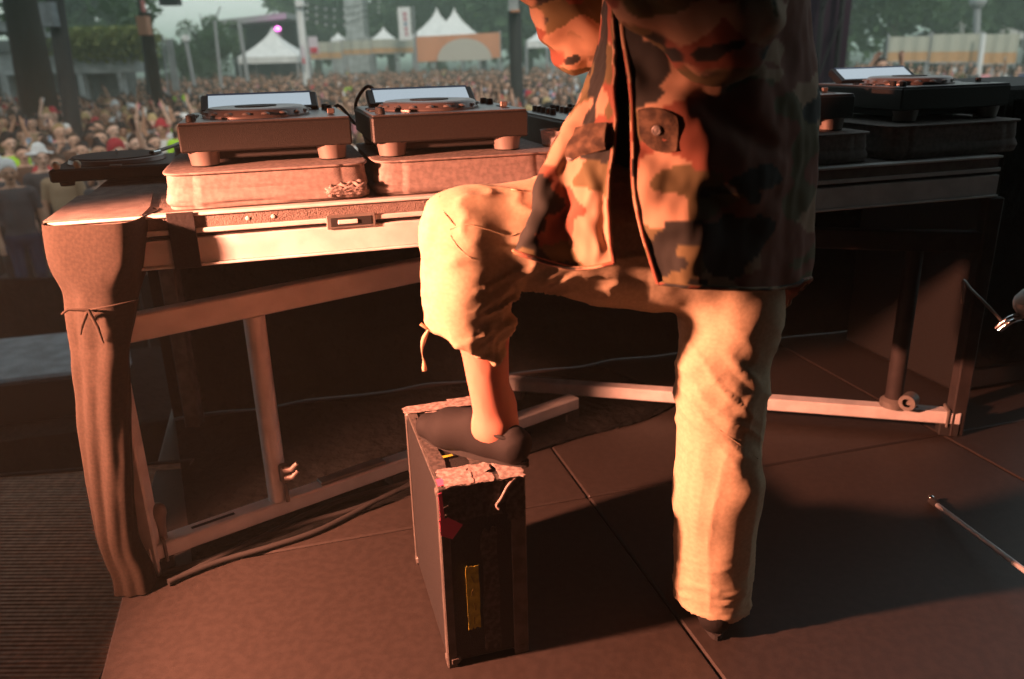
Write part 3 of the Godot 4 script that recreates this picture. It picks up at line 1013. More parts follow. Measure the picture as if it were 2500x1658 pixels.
func cables() -> void:
	var c1 := thing("cable", "black cable looping up between the two near players", "cable", T(0.68, 0.97, -0.5))
	part("cord", tubem(run([T(0.62, 0.99, -0.53), T(0.66, 1.07, -0.55), T(0.705, 1.02, -0.5), T(0.71, 1.08, -0.5), T(0.75, 1.12, -0.5), T(0.785, 1.06, -0.52), T(0.79, 0.98, -0.53)], 40), 0.005, 8), M.rubber, c1)
	part("plug", tubem([T(0.768, 1.105, -0.505), T(0.785, 1.075, -0.515)], 0.008, 10), M.chrome, c1)
	# cords lying on the deck along the gate frame
	var base := Vector3(-0.915, 0, -1.715)
	var dir := Vector3(0.781, 0, -0.624)
	var sd := Vector3(0.624, 0, 0.781)
	for k in 3:
		var pts := []
		for i in 9:
			var q := base + dir * (0.02 + 0.125 * i) + sd * (0.035 + 0.03 * k + 0.02 * sin(i * 1.3 + k * 2.0))
			pts.append(q + Vector3(0, 0.009, 0))
		var c := thing("floor_cable", ["thick black cable on the deck against the frame foot", "middle black cable lying along the frame foot", "outer black cable snaking along the frame foot"][k], "cable", base + dir * 0.3 + sd * (0.04 + 0.03 * k))
		part("cord", tubem(run(pts, 60), 0.008, 8), M.rubber, c)

# ---------------------------------------------------------------- the flight case the foot rests on
func torn(w: float, h: float, sd: int, rough := 0.08) -> Array:
	# a strip w by h with ragged ends and nearly straight sides
	var r := RandomNumberGenerator.new()
	r.seed = sd
	var o := []
	for i in 9: o.append(Vector2(-w / 2 + w * i / 8.0, -h / 2 + r.randf_range(-1, 1) * h * rough * 0.4))
	for i in range(1, 8): o.append(Vector2(w / 2 + r.randf_range(-1, 1) * w * rough, -h / 2 + h * i / 8.0))
	for i in 9: o.append(Vector2(w / 2 - w * i / 8.0, h / 2 + r.randf_range(-1, 1) * h * rough * 0.4))
	for i in range(1, 8): o.append(Vector2(-w / 2 + r.randf_range(-1, 1) * w * rough, h / 2 - h * i / 8.0))
	return o
func flight_case() -> void:
	var t := thing("flight_case", "battered black flight case standing on end, patched with torn tape", "flight case", Vector3(-0.119, 0, -1.572))
	t.basis = TB()
	var W := 0.170; var H := 0.42; var D := 0.395
	lpart("body", boxm(Vector3(0, H / 2 + 0.004, 0), Vector3(W, H - 0.012, D), Basis.IDENTITY, 0.006), M.case, t)
	var e := 0.0045
	for x in [-1, 1]:
		for z in [-1, 1]:
			var wide: float = 0.030 if (x == 1 and z == 1) else 0.018
			var st := mb()
			box(st, Vector3(x * (W / 2 + 0.001), H / 2, z * (D / 2 + 0.001) - z * wide / 2), Vector3(0.003, H, wide), Basis.IDENTITY, 0.001)
			box(st, Vector3(x * (W / 2 + 0.001) - x * wide / 2, H / 2, z * (D / 2 + 0.001)), Vector3(wide, H, 0.003), Basis.IDENTITY, 0.001)
			lpart("edge_trim", done(st), M.case_trim, t)
	for x in [-1, 1]:
		var st := mb()
		box(st, Vector3(x * (W / 2 - 0.010), H - 0.0005, 0), Vector3(0.022, 0.003, D), Basis.IDENTITY, 0.001)
		lpart("edge_trim", done(st), M.case_trim, t)
	for z in [-1, 1]:
		lpart("edge_trim", boxm(Vector3(0, H + 0.0008, z * (D / 2 - 0.010)), Vector3(W - 0.04, 0.003, 0.022), Basis.IDENTITY, 0.001), M.case_trim, t)
	for x in [-1, 1]:
		for z in [-1, 1]:
			for y in [0.016, H - 0.013]:
				lpart("corner", boxm(Vector3(x * (W / 2 - 0.014), y, z * (D / 2 - 0.014)), Vector3(0.036, 0.032, 0.036), Basis.IDENTITY, 0.011), M.case_trim, t)
	# taped patches: [where, turn of the sheet's up, size, seed, material, name]
	var up := Basis.IDENTITY
	var fr := Basis(Vector3.RIGHT, PI / 2)
	var tapes := [
		[Vector3(-0.025, H + 0.0025, 0.165), up, Vector2(0.095, 0.075), 1, "gaffer"],
		[Vector3(-0.045, H + 0.004, 0.172), up, Vector2(0.06, 0.06), 2, "gaffer"],
		[Vector3(0.062, H + 0.0035, 0.165), up, Vector2(0.05, 0.08), 3, "gaffer"],
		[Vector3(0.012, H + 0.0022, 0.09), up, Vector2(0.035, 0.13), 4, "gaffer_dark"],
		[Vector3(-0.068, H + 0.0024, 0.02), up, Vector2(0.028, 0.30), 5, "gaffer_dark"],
		[Vector3(-0.02, H + 0.003, -0.178), up, Vector2(0.125, 0.042), 6, "gaffer"],
		[Vector3(0.05, H + 0.004, -0.180), up, Vector2(0.07, 0.05), 7, "gaffer"],
		[Vector3(-0.024, H + 0.0028, -0.125), up, Vector2(0.045, 0.05), 8, "gaffer"],
		[Vector3(0.055, H + 0.0026, 0.105), up, Vector2(0.026, 0.05), 9, "gaffer"],
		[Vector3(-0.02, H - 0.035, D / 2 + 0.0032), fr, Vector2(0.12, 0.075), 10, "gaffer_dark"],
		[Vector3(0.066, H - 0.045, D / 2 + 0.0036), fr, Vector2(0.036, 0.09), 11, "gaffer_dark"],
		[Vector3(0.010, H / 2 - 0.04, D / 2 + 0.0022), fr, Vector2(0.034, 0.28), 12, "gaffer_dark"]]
	for a in tapes:
		var st := mb()
		slab(st, torn(a[2].x, a[2].y, a[3], 0.10), Transform3D(a[1], a[0]), 0.0014)
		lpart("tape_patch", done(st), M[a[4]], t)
	# peeling curl of tape at the corner
	lpart("tape_curl", tubem(run([Vector3(0.07, H + 0.002, 0.20), Vector3(0.05, H - 0.01, 0.208), Vector3(0.036, H - 0.035, 0.207), Vector3(0.026, H - 0.05, 0.206), Vector3(0.03, H - 0.058, 0.209)], 24), 0.0028, 6), M.gaffer, t)
	var st := mb()
	slab(st, torn(0.026, 0.15, 20, 0.05), Transform3D(fr, Vector3(-0.028, H / 2 - 0.045, D / 2 + 0.0042)), 0.001)
	var yt := lpart("yellow_tape", done(st), M.yellow_tape, t)
	yt.set_meta("label", "strip of yellow tape down the case front")
	for i in 4:       # worn marker strokes on it
		lpart("marker_stroke", boxm(Vector3(-0.028 + 0.003 * sin(i * 2.1), H / 2 - 0.10 + 0.033 * i, D / 2 + 0.0056), Vector3(0.0025, 0.018, 0.0005), Basis(Vector3.BACK, 0.9 * sin(i * 3.0))), M.yellow_ink, yt)
	for a in [[Vector3(-0.068, H + 0.0042, 0.178), up, [Vector2(-0.016, -0.012), Vector2(0.016, -0.016), Vector2(0.018, 0.01), Vector2(-0.016, 0.016)]],
			[Vector3(-0.066, H - 0.085, D / 2 + 0.004), fr, [Vector2(-0.022, -0.02), Vector2(-0.004, -0.024), Vector2(0.024, -0.002), Vector2(0.002, 0.026), Vector2(-0.020, 0.014)]],
			[Vector3(-0.0835, H - 0.045, D / 2 + 0.0042), fr, [Vector2(-0.003, -0.04), Vector2(0.004, -0.04), Vector2(0.008, 0.04), Vector2(-0.002, 0.04)]]]:
		var s2 := mb()
		slab(s2, a[2], Transform3D(a[1], a[0]), 0.001)
		var pk := lpart("pink_tape", done(s2), M.pink_tape, t)
		pk.set_meta("label", "fluorescent pink tape")
	lpart("yellow_scrap", boxm(Vector3(-0.045, H + 0.003, 0.075), Vector3(0.03, 0.001, 0.009), Basis(Vector3.UP, 0.1)), M.yellow_tape, t)
	var lb := lpart("paper_label", boxm(Vector3(0.034, H + 0.003, 0.118), Vector3(0.014, 0.001, 0.034), Basis(Vector3.UP, 0.05)), M.paper, t)
	for i in 3:
		lpart("print", boxm(Vector3(0.0345, H + 0.0038, 0.110 + 0.008 * i), Vector3(0.006, 0.0004, 0.003), Basis(Vector3.UP, 0.05)), M.ink, lb)

# ---------------------------------------------------------------- the person with a foot on the case
func person() -> void:
	var t := thing("person", "person in camouflage jacket and khaki trousers with one foot on the flight case", "person", Vector3(0.40, 0, -1.50))
	var hipR := pz(1650, 520, -1.55)
	var hipL := pz(1790, 545, -1.56)
	var kneeR := pz(1152, 572, -1.465)
	var ankR := pz(1205, 1045, -1.48)
	var kneeL := pz(1762, 985, -1.525)
	var ankL := pz(1738, 1440, -1.50)
	var pelvis := (hipR + hipL) / 2 + Vector3(0, 0.05, 0)
	var chest := pelvis + Vector3(0.01, 0.40, 0)
	var neck := chest + Vector3(-0.03, 0.17, 0)
	var head := neck + Vector3(-0.03, 0.16, 0)
	var shR := chest + Vector3(0, 0.09, -0.19)
	var shL := chest + Vector3(0.02, 0.09, 0.19)
	var elR := pz(1425, 80, -1.74)
	var haR := elR + Vector3(-0.17, 0.20, 0.10)
	var elL := pz(1765, 62, -1.27)
	var haL := elL + Vector3(-0.24, 0.13, -0.02)
	# --- body: skin, one continuous figure; clothes cover most of it
	var f := field(Vector3(-0.45, -0.01, -2.02), Vector3(0.75, 1.85, -1.05), 0.012)
	cap(f, hipR, kneeR, 0.075, 0.055, 0.03); cap(f, hipL, kneeL, 0.075, 0.055, 0.03)
	cap(f, kneeR, ankR.lerp(kneeR, 0.55), 0.053, 0.050, 0.02); cap(f, ankR.lerp(kneeR, 0.55), ankR, 0.050, 0.034, 0.02)
	cap(f, kneeL, ankL.lerp(kneeL, 0.55), 0.053, 0.048, 0.02); cap(f, ankL.lerp(kneeL, 0.55), ankL, 0.048, 0.032, 0.02)
	cap(f, pelvis, chest, 0.11, 0.12, 0.05); cap(f, hipR, hipL, 0.09, 0.09, 0.05); cap(f, shR, shL, 0.07, 0.07, 0.06)
	cap(f, chest + Vector3(0, 0.08, 0), neck + Vector3(0, 0.05, 0), 0.07, 0.055, 0.04)
	cap(f, head + Vector3(0.02, 0.02, 0), head + Vector3(-0.01, 0.03, 0), 0.092, 0.09, 0.03); cap(f, head, head + Vector3(-0.05, -0.075, 0), 0.06, 0.036, 0.03)
	cap(f, head + Vector3(-0.10, 0.005, 0), head + Vector3(-0.112, -0.02, 0), 0.009, 0.013, 0.012)
	for s in [-1, 1]:
		cap(f, head + Vector3(0.015, 0.01, s * 0.088), head + Vector3(0.015, -0.02, s * 0.088), 0.016, 0.012, 0.01)
	cap(f, shR, elR, 0.05, 0.042, 0.03); cap(f, elR, haR, 0.042, 0.028, 0.02)
	cap(f, shL, elL, 0.05, 0.042, 0.03); cap(f, elL, haL, 0.042, 0.028, 0.02)
	# malleolus and heel tendon of the bare ankle
	cap(f, ankR + Vector3(0.012, 0.015, 0.030), ankR + Vector3(0.012, 0.010, 0.030), 0.012, 0.012, 0.012)
	cap(f, ankR + Vector3(0.026, 0.06, 0), ankR + Vector3(0.034, -0.05, 0), 0.018, 0.024, 0.03)
	cap(f, ankR, ankR + Vector3(-0.09, -0.045, -0.05), 0.032, 0.03, 0.03)
	cap(f, ankL, Vector3(ankL.x, 0.04, ankL.z), 0.03, 0.024, 0.02)
	for hd in [[elR, haR, 1.0], [elL, haL, -1.0]]:
		hand(f, hd[0], hd[1], hd[2])
	var body := part("body", nets(f, 1, no_cls, no_disp), M.skin, t)
	# face and hair
	var hf := field(head - Vector3(0.2, 0.15, 0.15), head + Vector3(0.2, 0.2, 0.15), 0.01)
	cap(hf, head + Vector3(0.04, 0.04, 0), head + Vector3(0.01, 0.055, 0), 0.098, 0.092, 0.03); cap(hf, head + Vector3(0.06, 0.0, 0), head + Vector3(0.06, -0.06, 0), 0.075, 0.05, 0.03)
	part("hair", nets(hf, 1, no_cls, func(p: Vector3, _n: Vector3) -> float: return 0.006 * wave.get_noise_3d(p.x * 40, p.y * 14, p.z * 40)), M.hair, t)
	for s in [-1, 1]:
		part("eye", lathem([Vector2(0, -0.011), Vector2(0.009, -0.006), Vector2(0.011, 0), Vector2(0.009, 0.006), Vector2(0, 0.011)], 12, Transform3D(Basis.IDENTITY, head + Vector3(-0.088, 0.012, s * 0.033)), true), M.paper, body)
	part("mouth", tubem([head + Vector3(-0.088, -0.056, -0.022), head + Vector3(-0.094, -0.055, 0), head + Vector3(-0.088, -0.056, 0.022)], 0.005, 6), M.pink_tape, body)
	# --- trousers
	var g := field(Vector3(-0.22, 0.03, -1.80), Vector3(0.62, 1.06, -1.28), 0.0062)
	var hemR := pz(1140, 862, -1.47)
	var shinR := pz(1146, 690, -1.46)
	cap(g, hipR + Vector3(0, -0.015, 0), kneeR, 0.122, 0.084, 0.03)
	cap(g, hipR.lerp(kneeR, 0.4) + Vector3(0, -0.03, -0.005), kneeR.lerp(hipR, 0.25) + Vector3(0, -0.02, 0.0), 0.104, 0.086, 0.03)
	cap(g, hipR.lerp(kneeR, 0.1) + Vector3(0, -0.08, -0.01), hipR.lerp(kneeR, 0.48) + Vector3(0, -0.055, -0.01), 0.105, 0.092, 0.04)
	cap(g, kneeR, shinR, 0.083, 0.082, 0.03); cap(g, shinR, hemR, 0.082, 0.070, 0.02)
	cap(g, pz(1092, 528, -1.45), pz(1084, 790, -1.465), 0.036, 0.03, 0.03)
	# slack cloth behind the knee and above the hem
	cap(g, pz(1205, 640, -1.43), pz(1225, 705, -1.43), 0.024, 0.020, 0.03); cap(g, pz(1200, 760, -1.44), pz(1222, 790, -1.44), 0.022, 0.018, 0.025)
	cap(g, pz(1195, 845, -1.45), pz(1205, 885, -1.45), 0.024, 0.018, 0.025)
	cap(g, pelvis + Vector3(0, -0.02, 0), pelvis + Vector3(0, 0.10, 0), 0.125, 0.12, 0.05); cap(g, hipR, hipL, 0.105, 0.105, 0.05)
	var lowL := pz(1735, 1490, -1.50)
	cap(g, hipL, pz(1785, 760, -1.545), 0.105, 0.096, 0.03); cap(g, pz(1785, 760, -1.545), pz(1760, 960, -1.525), 0.096, 0.087, 0.03)
	cap(g, pz(1760, 960, -1.525), pz(1752, 1200, -1.51), 0.087, 0.088, 0.03); cap(g, pz(1752, 1200, -1.51), lowL, 0.088, 0.084, 0.03)
	cap(g, pz(1500, 600, -1.55), pz(1700, 630, -1.54), 0.10, 0.10, 0.05)
	# knee bag of the standing leg
	cap(g, pz(1715, 880, -1.50), pz(1735, 930, -1.49), 0.045, 0.04, 0.04); cap(g, pz(1790, 1120, -1.465), pz(1815, 1180, -1.46), 0.03, 0.03, 0.04)
	var hp := pz(1135, 858, -1.40)
	cut(g, hp, (pz(1140, 905, -1.47) - pz(1140, 858, -1.47)).normalized() + Vector3(-0.55, 0, 0.15), hemR, 0.24)
	cut(g, Vector3(ankL.x, 0.045, ankL.z), Vector3(-0.16, -1, 0.0).normalized(), lowL, 0.22)
	var kR := kneeR; var kL := kneeL
	var wn := wave
	var tr := nets(g, 1, no_cls, func(p: Vector3, n: Vector3) -> float:
		var out := 0.0018 * wn.get_noise_3d(p.x * 12, p.y * 7, p.z * 12)
		if p.x > 0.26:                                        # standing leg: long creases, bunching at the knee, breaks at the hem
			var kn := smoothstep(0.24, 0.02, absf(p.y - kL.y - 0.05))
			var r1 := 1.0 - absf(wn.get_noise_3d(p.x * 4 + 7, p.y * 11 + p.x * 9, p.z * 4))
			var r2 := 1.0 - absf(wn.get_noise_3d(p.x * 6 + 31, p.y * 13 - p.x * 12, p.z * 5))
			out += 0.006 * kn * (pow(r1, 5.0) - 0.35) + 0.0012 * kn * (pow(r2, 6.0) - 0.3)
			var lg := 1.0 - absf(wn.get_noise_3d(p.x * 11, p.y * 2.0, p.z * 11 + 30))
			out += 0.003 * (pow(lg, 5.0) - 0.35) * smoothstep(0.72, 0.3, p.y)
			var hm := 1.0 - absf(wn.get_noise_3d(p.x * 6, p.y * 20, p.z * 6 + 5))
			out += 0.006 * smoothstep(0.24, 0.08, p.y) * (pow(hm, 7.0) - 0.35)
		else:
			var back := smoothstep(-0.09, 0.0, p.x) * smoothstep(0.14, 0.06, p.x) * smoothstep(0.86, 0.79, p.y)
			var b1 := 1.0 - absf(wn.get_noise_3d(p.x * 4, p.y * 17 - p.x * 8, p.z * 4))
			out += 0.013 * back * (pow(b1, 5.0) - 0.4)
			var cu := smoothstep(0.75, 0.66, p.y) * smoothstep(0.1, 0.0, p.x)
			var c1 := 1.0 - absf(wn.get_noise_3d(p.x * 16, p.y * 6, p.z * 16))
			out += 0.006 * cu * (pow(c1, 5.0) - 0.4)
			var th := 1.0 - absf(wn.get_noise_3d(p.x * 6 + 3, p.y * 10, p.z * 8 + 12))
			out += 0.0045 * (pow(th, 7.0) - 0.35)
		return out)
	var trousers := part("trousers", tr, M.khaki, t)
	# seams, pocket edge and drawcord read off the photograph, laid on the cloth
	for s in [[Vector2(1098, 560), Vector2(1140, 548), Vector2(1190, 560), Vector2(1240, 575), Vector2(1262, 570)], [Vector2(1100, 575), Vector2(1120, 605), Vector2(1150, 630)],
			[Vector2(1072, 480), Vector2(1085, 520), Vector2(1110, 550)], 
			 [Vector2(1757, 1050), Vector2(1800, 1080), Vector2(1850, 1120)],
			[Vector2(1222, 452), Vector2(1250, 463), Vector2(1278, 467)]]:
		var pts := along(tr, s, 0.0006)
		if pts.size() > 1:
			part("seam", tubem(run(pts, 24), 0.0010, 6), M.khaki, trousers)
	var hemp := along(tr, [Vector2(1056, 808), Vector2(1085, 838), Vector2(1115, 862), Vector2(1145, 880), Vector2(1175, 890), Vector2(1205, 893)], 0.002)
	if hemp.size() > 2:
		part("hem_cord", tubem(run(hemp, 40), 0.0055, 8), M.khaki, trousers)
	var tie := pz(1046, 806, -1.455)
	part("drawstring", tubem(run([tie + Vector3(0.01, -0.004, 0), tie + Vector3(-0.006, 0.008, 0.004), tie + Vector3(-0.014, 0.014, 0.003)], 12), 0.003, 8), M.khaki, trousers)
	part("drawstring", tubem(run([tie, pz(1034, 830, -1.455), pz(1030, 860, -1.455), pz(1035, 885, -1.455), pz(1036, 905, -1.455)], 20), [0.003] + range(20).map(func(i: int) -> float: return 0.0028 + 0.002 * sin(i * 0.45)), 8), M.khaki, trousers)
	shoe(t, ankR, Vector3(-0.80, 0, -0.55).normalized(), 0.4235, "low black shoe on the raised foot")
	shoe(t, ankL, Vector3(0.05, 0, -0.99).normalized(), 0.001, "black shoe of the standing foot")
	jacket(t, shR, elR, haR, shL, elL, haL, neck)
func hand(f: Field, el: Vector3, wr: Vector3, s: float) -> void:
	var d := (wr - el).normalized()
	var side := d.cross(Vector3.UP).normalized()
	var nrm := side.cross(d)
	cap(f, wr, wr + d * 0.075, 0.03, 0.036, 0.02, Vector3.ONE)
	for k in 4:
		var r := wr + d * 0.075 + side * (0.021 * (k - 1.5))
		var l: float = [0.065, 0.078, 0.074, 0.056][k]
		cap(f, r, r + d * l * 0.55 - nrm * 0.006, 0.0095, 0.009, 0.004)
		cap(f, r + d * l * 0.55 - nrm * 0.006, r + d * l - nrm * 0.026, 0.009, 0.008, 0.004)
	var th := wr + d * 0.025 + side * s * 0.03
	cap(f, th, th + d * 0.035 + side * s * 0.025, 0.012, 0.010, 0.006)
	cap(f, th + d * 0.035 + side * s * 0.025, th + d * 0.06 + side * s * 0.028 - nrm * 0.01, 0.010, 0.008, 0.004)
func shoe(t: Node3D, ank: Vector3, dir: Vector3, floor_y: float, label: String) -> void:
	var heel := Vector3(ank.x, floor_y, ank.z) - dir * 0.045
	var side := dir.cross(Vector3.UP)
	var f := field(heel - Vector3(0.32, 0.0, 0.32) , heel + Vector3(0.32, 0.16, 0.32), 0.006)
	var y := Vector3.UP
	cap(f, heel + y * 0.034, heel + dir * 0.06 + y * 0.036, 0.036, 0.036, 0.02)
	cap(f, heel + dir * 0.06 + y * 0.036, heel + dir * 0.155 + y * 0.030 - side * 0.004, 0.034, 0.042, 0.02)
	cap(f, heel + dir * 0.155 + y * 0.030, heel + dir * 0.215 + y * 0.026, 0.042, 0.030, 0.02)
	cap(f, heel + dir * 0.088 + y * 0.068, heel + dir * 0.15 + y * 0.046, 0.030, 0.03, 0.03)
	cap(f, heel - dir * 0.012 + y * 0.05, heel - dir * 0.006 + y * 0.058, 0.026, 0.022, 0.02)
	cut(f, heel + y * 0.006, -y)
	var sh := part("shoe", nets(f, 1, no_cls, no_disp), M.shoe, t)
	sh.set_meta("label", label)
	var rim := []
	for k in 25:
		var a := TAU * k / 24.0
		rim.append(heel + dir * (0.028 + 0.045 * cos(a)) + side * 0.031 * sin(a) + y * (0.070 + 0.012 * cos(a)))
	part("collar", tubem(rim, 0.0042, 8), M.rubber, sh)
	for k in 3:
		var c := heel + dir * (0.105 + 0.022 * k) + y * (0.089 - 0.011 * k)
		part("lace", tubem([c - side * 0.022 - y * 0.010, c + y * 0.002, c + side * 0.022 - y * 0.010], 0.0025, 6), M.band, sh)
	var so := []
	for k in 33:
		var a := TAU * k / 32.0
		var l := 0.103 + 0.138 * cos(a)
		var wd := 0.037 * sin(a) * (0.92 + 0.12 * cos(a))
		var p := heel + dir * (l - 0.003) + side * wd
		so.append(Vector2(p.x, p.z))
	so.pop_back()
	var st := mb()
	slab(st, so, Transform3D(Basis.IDENTITY, Vector3(0, floor_y, 0)), 0.012)
	part("sole", done(st), M.rubber, sh)
func jacket(t: Node3D, shR: Vector3, elR: Vector3, haR: Vector3, shL: Vector3, elL: Vector3, haL: Vector3, neck: Vector3) -> void:
	# rows from the shoulders down, columns from the far front edge round the back to the near front edge
	var R := [  # unseen far side pushed back to block the lamp from the table
		[[1545, -190, -1.52], [1520, -195, -1.58], [1510, -200, -1.68], [1580, -205, -1.78], [1750, -205, -1.82], [1880, -200, -1.66], [1850, -205, -1.45], [1720, -200, -1.33], [1570, -190, -1.33]],
		[[1505, -60, -1.45], [1490, -60, -1.50], [1482, -60, -1.66], [1560, -60, -1.84], [1790, -60, -1.92], [1962, -50, -1.60], [1900, -50, -1.34], [1740, -50, -1.29], [1520, -60, -1.35]],
		[[1500, 70, -1.42], [1482, 70, -1.47], [1474, 70, -1.62], [1550, 70, -1.88], [1800, 70, -1.97], [1978, 70, -1.58], [1910, 70, -1.37], [1740, 70, -1.285], [1520, 70, -1.345]],
		[[1502, 200, -1.335], [1468, 190, -1.38], [1440, 190, -1.52], [1530, 190, -1.96], [1800, 190, -2.07], [1986, 190, -1.57], [1915, 190, -1.36], [1740, 195, -1.27], [1540, 205, -1.305]],
		[[1498, 330, -1.305], [1430, 325, -1.345], [1372, 320, -1.44], [1500, 320, -1.97], [1800, 310, -2.07], [1988, 310, -1.56], [1915, 315, -1.35], [1730, 325, -1.26], [1545, 340, -1.29]],
		[[1490, 445, -1.29], [1405, 440, -1.33], [1318, 430, -1.41], [1480, 430, -1.97], [1800, 430, -2.06], [1984, 430, -1.55], [1912, 440, -1.345], [1725, 450, -1.255], [1548, 460, -1.28]],
		[[1488, 545, -1.28], [1395, 545, -1.312], [1285, 530, -1.375], [1460, 520, -1.96], [1800, 540, -2.05], [1978, 560, -1.54], [1906, 570, -1.345], [1720, 575, -1.255], [1572, 575, -1.28]],
		[[1500, 640, -1.28], [1400, 655, -1.305], [1255, 612, -1.355], [1440, 650, -1.95], [1800, 800, -2.02], [1972, 688, -1.53], [1900, 704, -1.345], [1722, 703, -1.255], [1607, 692, -1.275]]]
	var rows := []
	for r in R:
		var row := []
		for c in r: row.append(pz(c[0], c[1], c[2]))
		rows.append(row)
	var wn := wave
	var s := sheet(rows, 180, 110, 0.0045, func(p: Vector3, u: float, v: float) -> float:
		var o := 0.006 * wn.get_noise_3d(p.x * 9, p.y * 6, p.z * 9) + 0.0035 * wn.get_noise_3d(p.x * 20, p.y * 13, p.z * 20)
		if u < 0.26:       # the flap over the thigh: steep pleats
			o += 0.005 * smoothstep(0.55, 0.75, v) * sin(u * 52.0 + 3.0 * wn.get_noise_2d(u * 8, v * 5)) * smoothstep(1.0, 0.92, v)
		else:
			var fo := 0.5 + 0.5 * sin(p.y * 40.0 + 22.0 * p.x + 4.5 * wn.get_noise_3d(p.x * 4, p.y * 4, p.z * 4))
			o += 0.017 * (pow(fo, 1.8) - 0.4) * smoothstep(0.12, 0.3, v) * smoothstep(0.97, 0.8, v) * smoothstep(0.72, 0.84, u) * smoothstep(1.0, 0.94, u)
		return -o)
	var jm: ArrayMesh = s[0]
	var j := part("jacket", jm, M.camo_uv, t)
	# hem band and front plackets: folded strips on the edges
	var f: Array = s[1]
	var n := 180
	var hem := []
	for i in n + 1: hem.append(f[110][i])
	part("hem_band", tubem(hem, 0.0042, 6), M.camo, j)
	for e in [0, n]:
		var ed := []
		for k in 111: ed.append(f[k][e])
		part("front_edge", tubem(ed, 0.004, 6), M.camo, j)
	# sleeves: one field each, joined over the shoulder
	for a in [[shR, elR, haR, "far"], [shL, elL, haL, "near"]]:
		var lo: Vector3 = a[0].min(a[1]).min(a[2]) - Vector3(0.14, 0.14, 0.14)
		var hi: Vector3 = a[0].max(a[1]).max(a[2]) + Vector3(0.14, 0.14, 0.14)
		var g := field(lo, hi, 0.009)
		cap(g, a[0], a[1], 0.088, 0.072, 0.03)
		cap(g, a[1], a[1].lerp(a[2], 0.85), 0.072, 0.052, 0.03)
		cap(g, a[0], a[0].lerp(neck, 0.7), 0.085, 0.06, 0.04)
		part("sleeve", nets(g, 1, no_cls, func(p: Vector3, _n: Vector3) -> float: return 0.006 * wn.get_noise_3d(p.x * 11, p.y * 11, p.z * 11) + 0.007 * sin(p.y * 60 + p.x * 25 + 4 * wn.get_noise_3d(p.x * 5, p.y * 5, p.z * 5))), M.camo, j)
	var cg := field(neck - Vector3(0.16, 0.1, 0.16), neck + Vector3(0.16, 0.12, 0.16), 0.009)
	cap(cg, neck + Vector3(0, -0.03, 0), neck + Vector3(-0.01, 0.02, 0), 0.095, 0.085, 0.03)
	part("collar", nets(cg, 1, no_cls, no_disp), M.camo, j)
	# dark shirt inside the open front
	var sg := field(Vector3(0.08, 0.78, -1.85), Vector3(0.60, 1.52, -1.34), 0.012)
	cap(sg, pz(1660, 560, -1.56), pz(1690, 100, -1.59), 0.135, 0.135, 0.03); cap(sg, pz(1690, 100, -1.59), pz(1680, -130, -1.59), 0.135, 0.11, 0.03)
	part("shirt", nets(sg, 1, no_cls, no_disp), M.shirt_dark, t)
	# pocket flap, its snap and the button of the far front
	var fp := []
	for r in [[[1558, 268], [1590, 262], [1625, 270], [1652, 285]], [[1560, 300], [1592, 308], [1628, 305], [1656, 315]], [[1562, 335], [1590, 362], [1622, 372], [1652, 368]]]:
		var row := []
		for c in r:
			var h := meet(jm, c[0], c[1])
			if h[2]: row.append(h[0] + Vector3(-0.1, 0.1, 1).normalized() * 0.0022)
		if row.size() == 4: fp.append(row)
	if fp.size() == 3:
		var ps := sheet(fp, 20, 14, 0.0015, flat)
		var fl := part("pocket_flap", ps[0], M.camo_flap, j)
		snap(fl, ps[0], 1604, 318)
	snap(j, jm, 1394, 383)
	# fold line of the far front just above the thigh
	var edge := []
	for q in [[1340, 378, -1.405], [1385, 368, -1.352], [1430, 352, -1.322], [1478, 342, -1.297]]: edge.append(pz(q[0], q[1], q[2]))
	var lowr := []
	for q in [[1352, 395, -1.40], [1390, 388, -1.352], [1432, 374, -1.326], [1480, 362, -1.300]]: lowr.append(pz(q[0], q[1], q[2]))
	var upr := []
	for q in [[1372, 320, -1.425], [1410, 315, -1.362], [1445, 305, -1.338], [1485, 300, -1.312]]: upr.append(pz(q[0], q[1], q[2]))
	var ov := sheet([upr, edge, lowr], 30, 16, 0.004, func(p: Vector3, _u: float, _v: float) -> float: return -0.003 * wn.get_noise_3d(p.x * 20, p.y * 20, p.z * 20))
	part("pocket_flap", ov[0], M.camo_flap, j)
func snap(parent: Node3D, mesh: ArrayMesh, x: float, y: float) -> void:
	var h := meet(mesh, x, y)
	if not h[2]: return
	var n: Vector3 = h[1]
	var s := n.cross(Vector3.RIGHT).normalized()
	part("snap_button", lathem([Vector2(0.008, 0), Vector2(0.008, 0.002), Vector2(0.006, 0.0035), Vector2(0.004, 0.003), Vector2(0, 0.0045)], 16, Transform3D(Basis(n.cross(s), n, s), h[0])), M.alu_dull, parent)

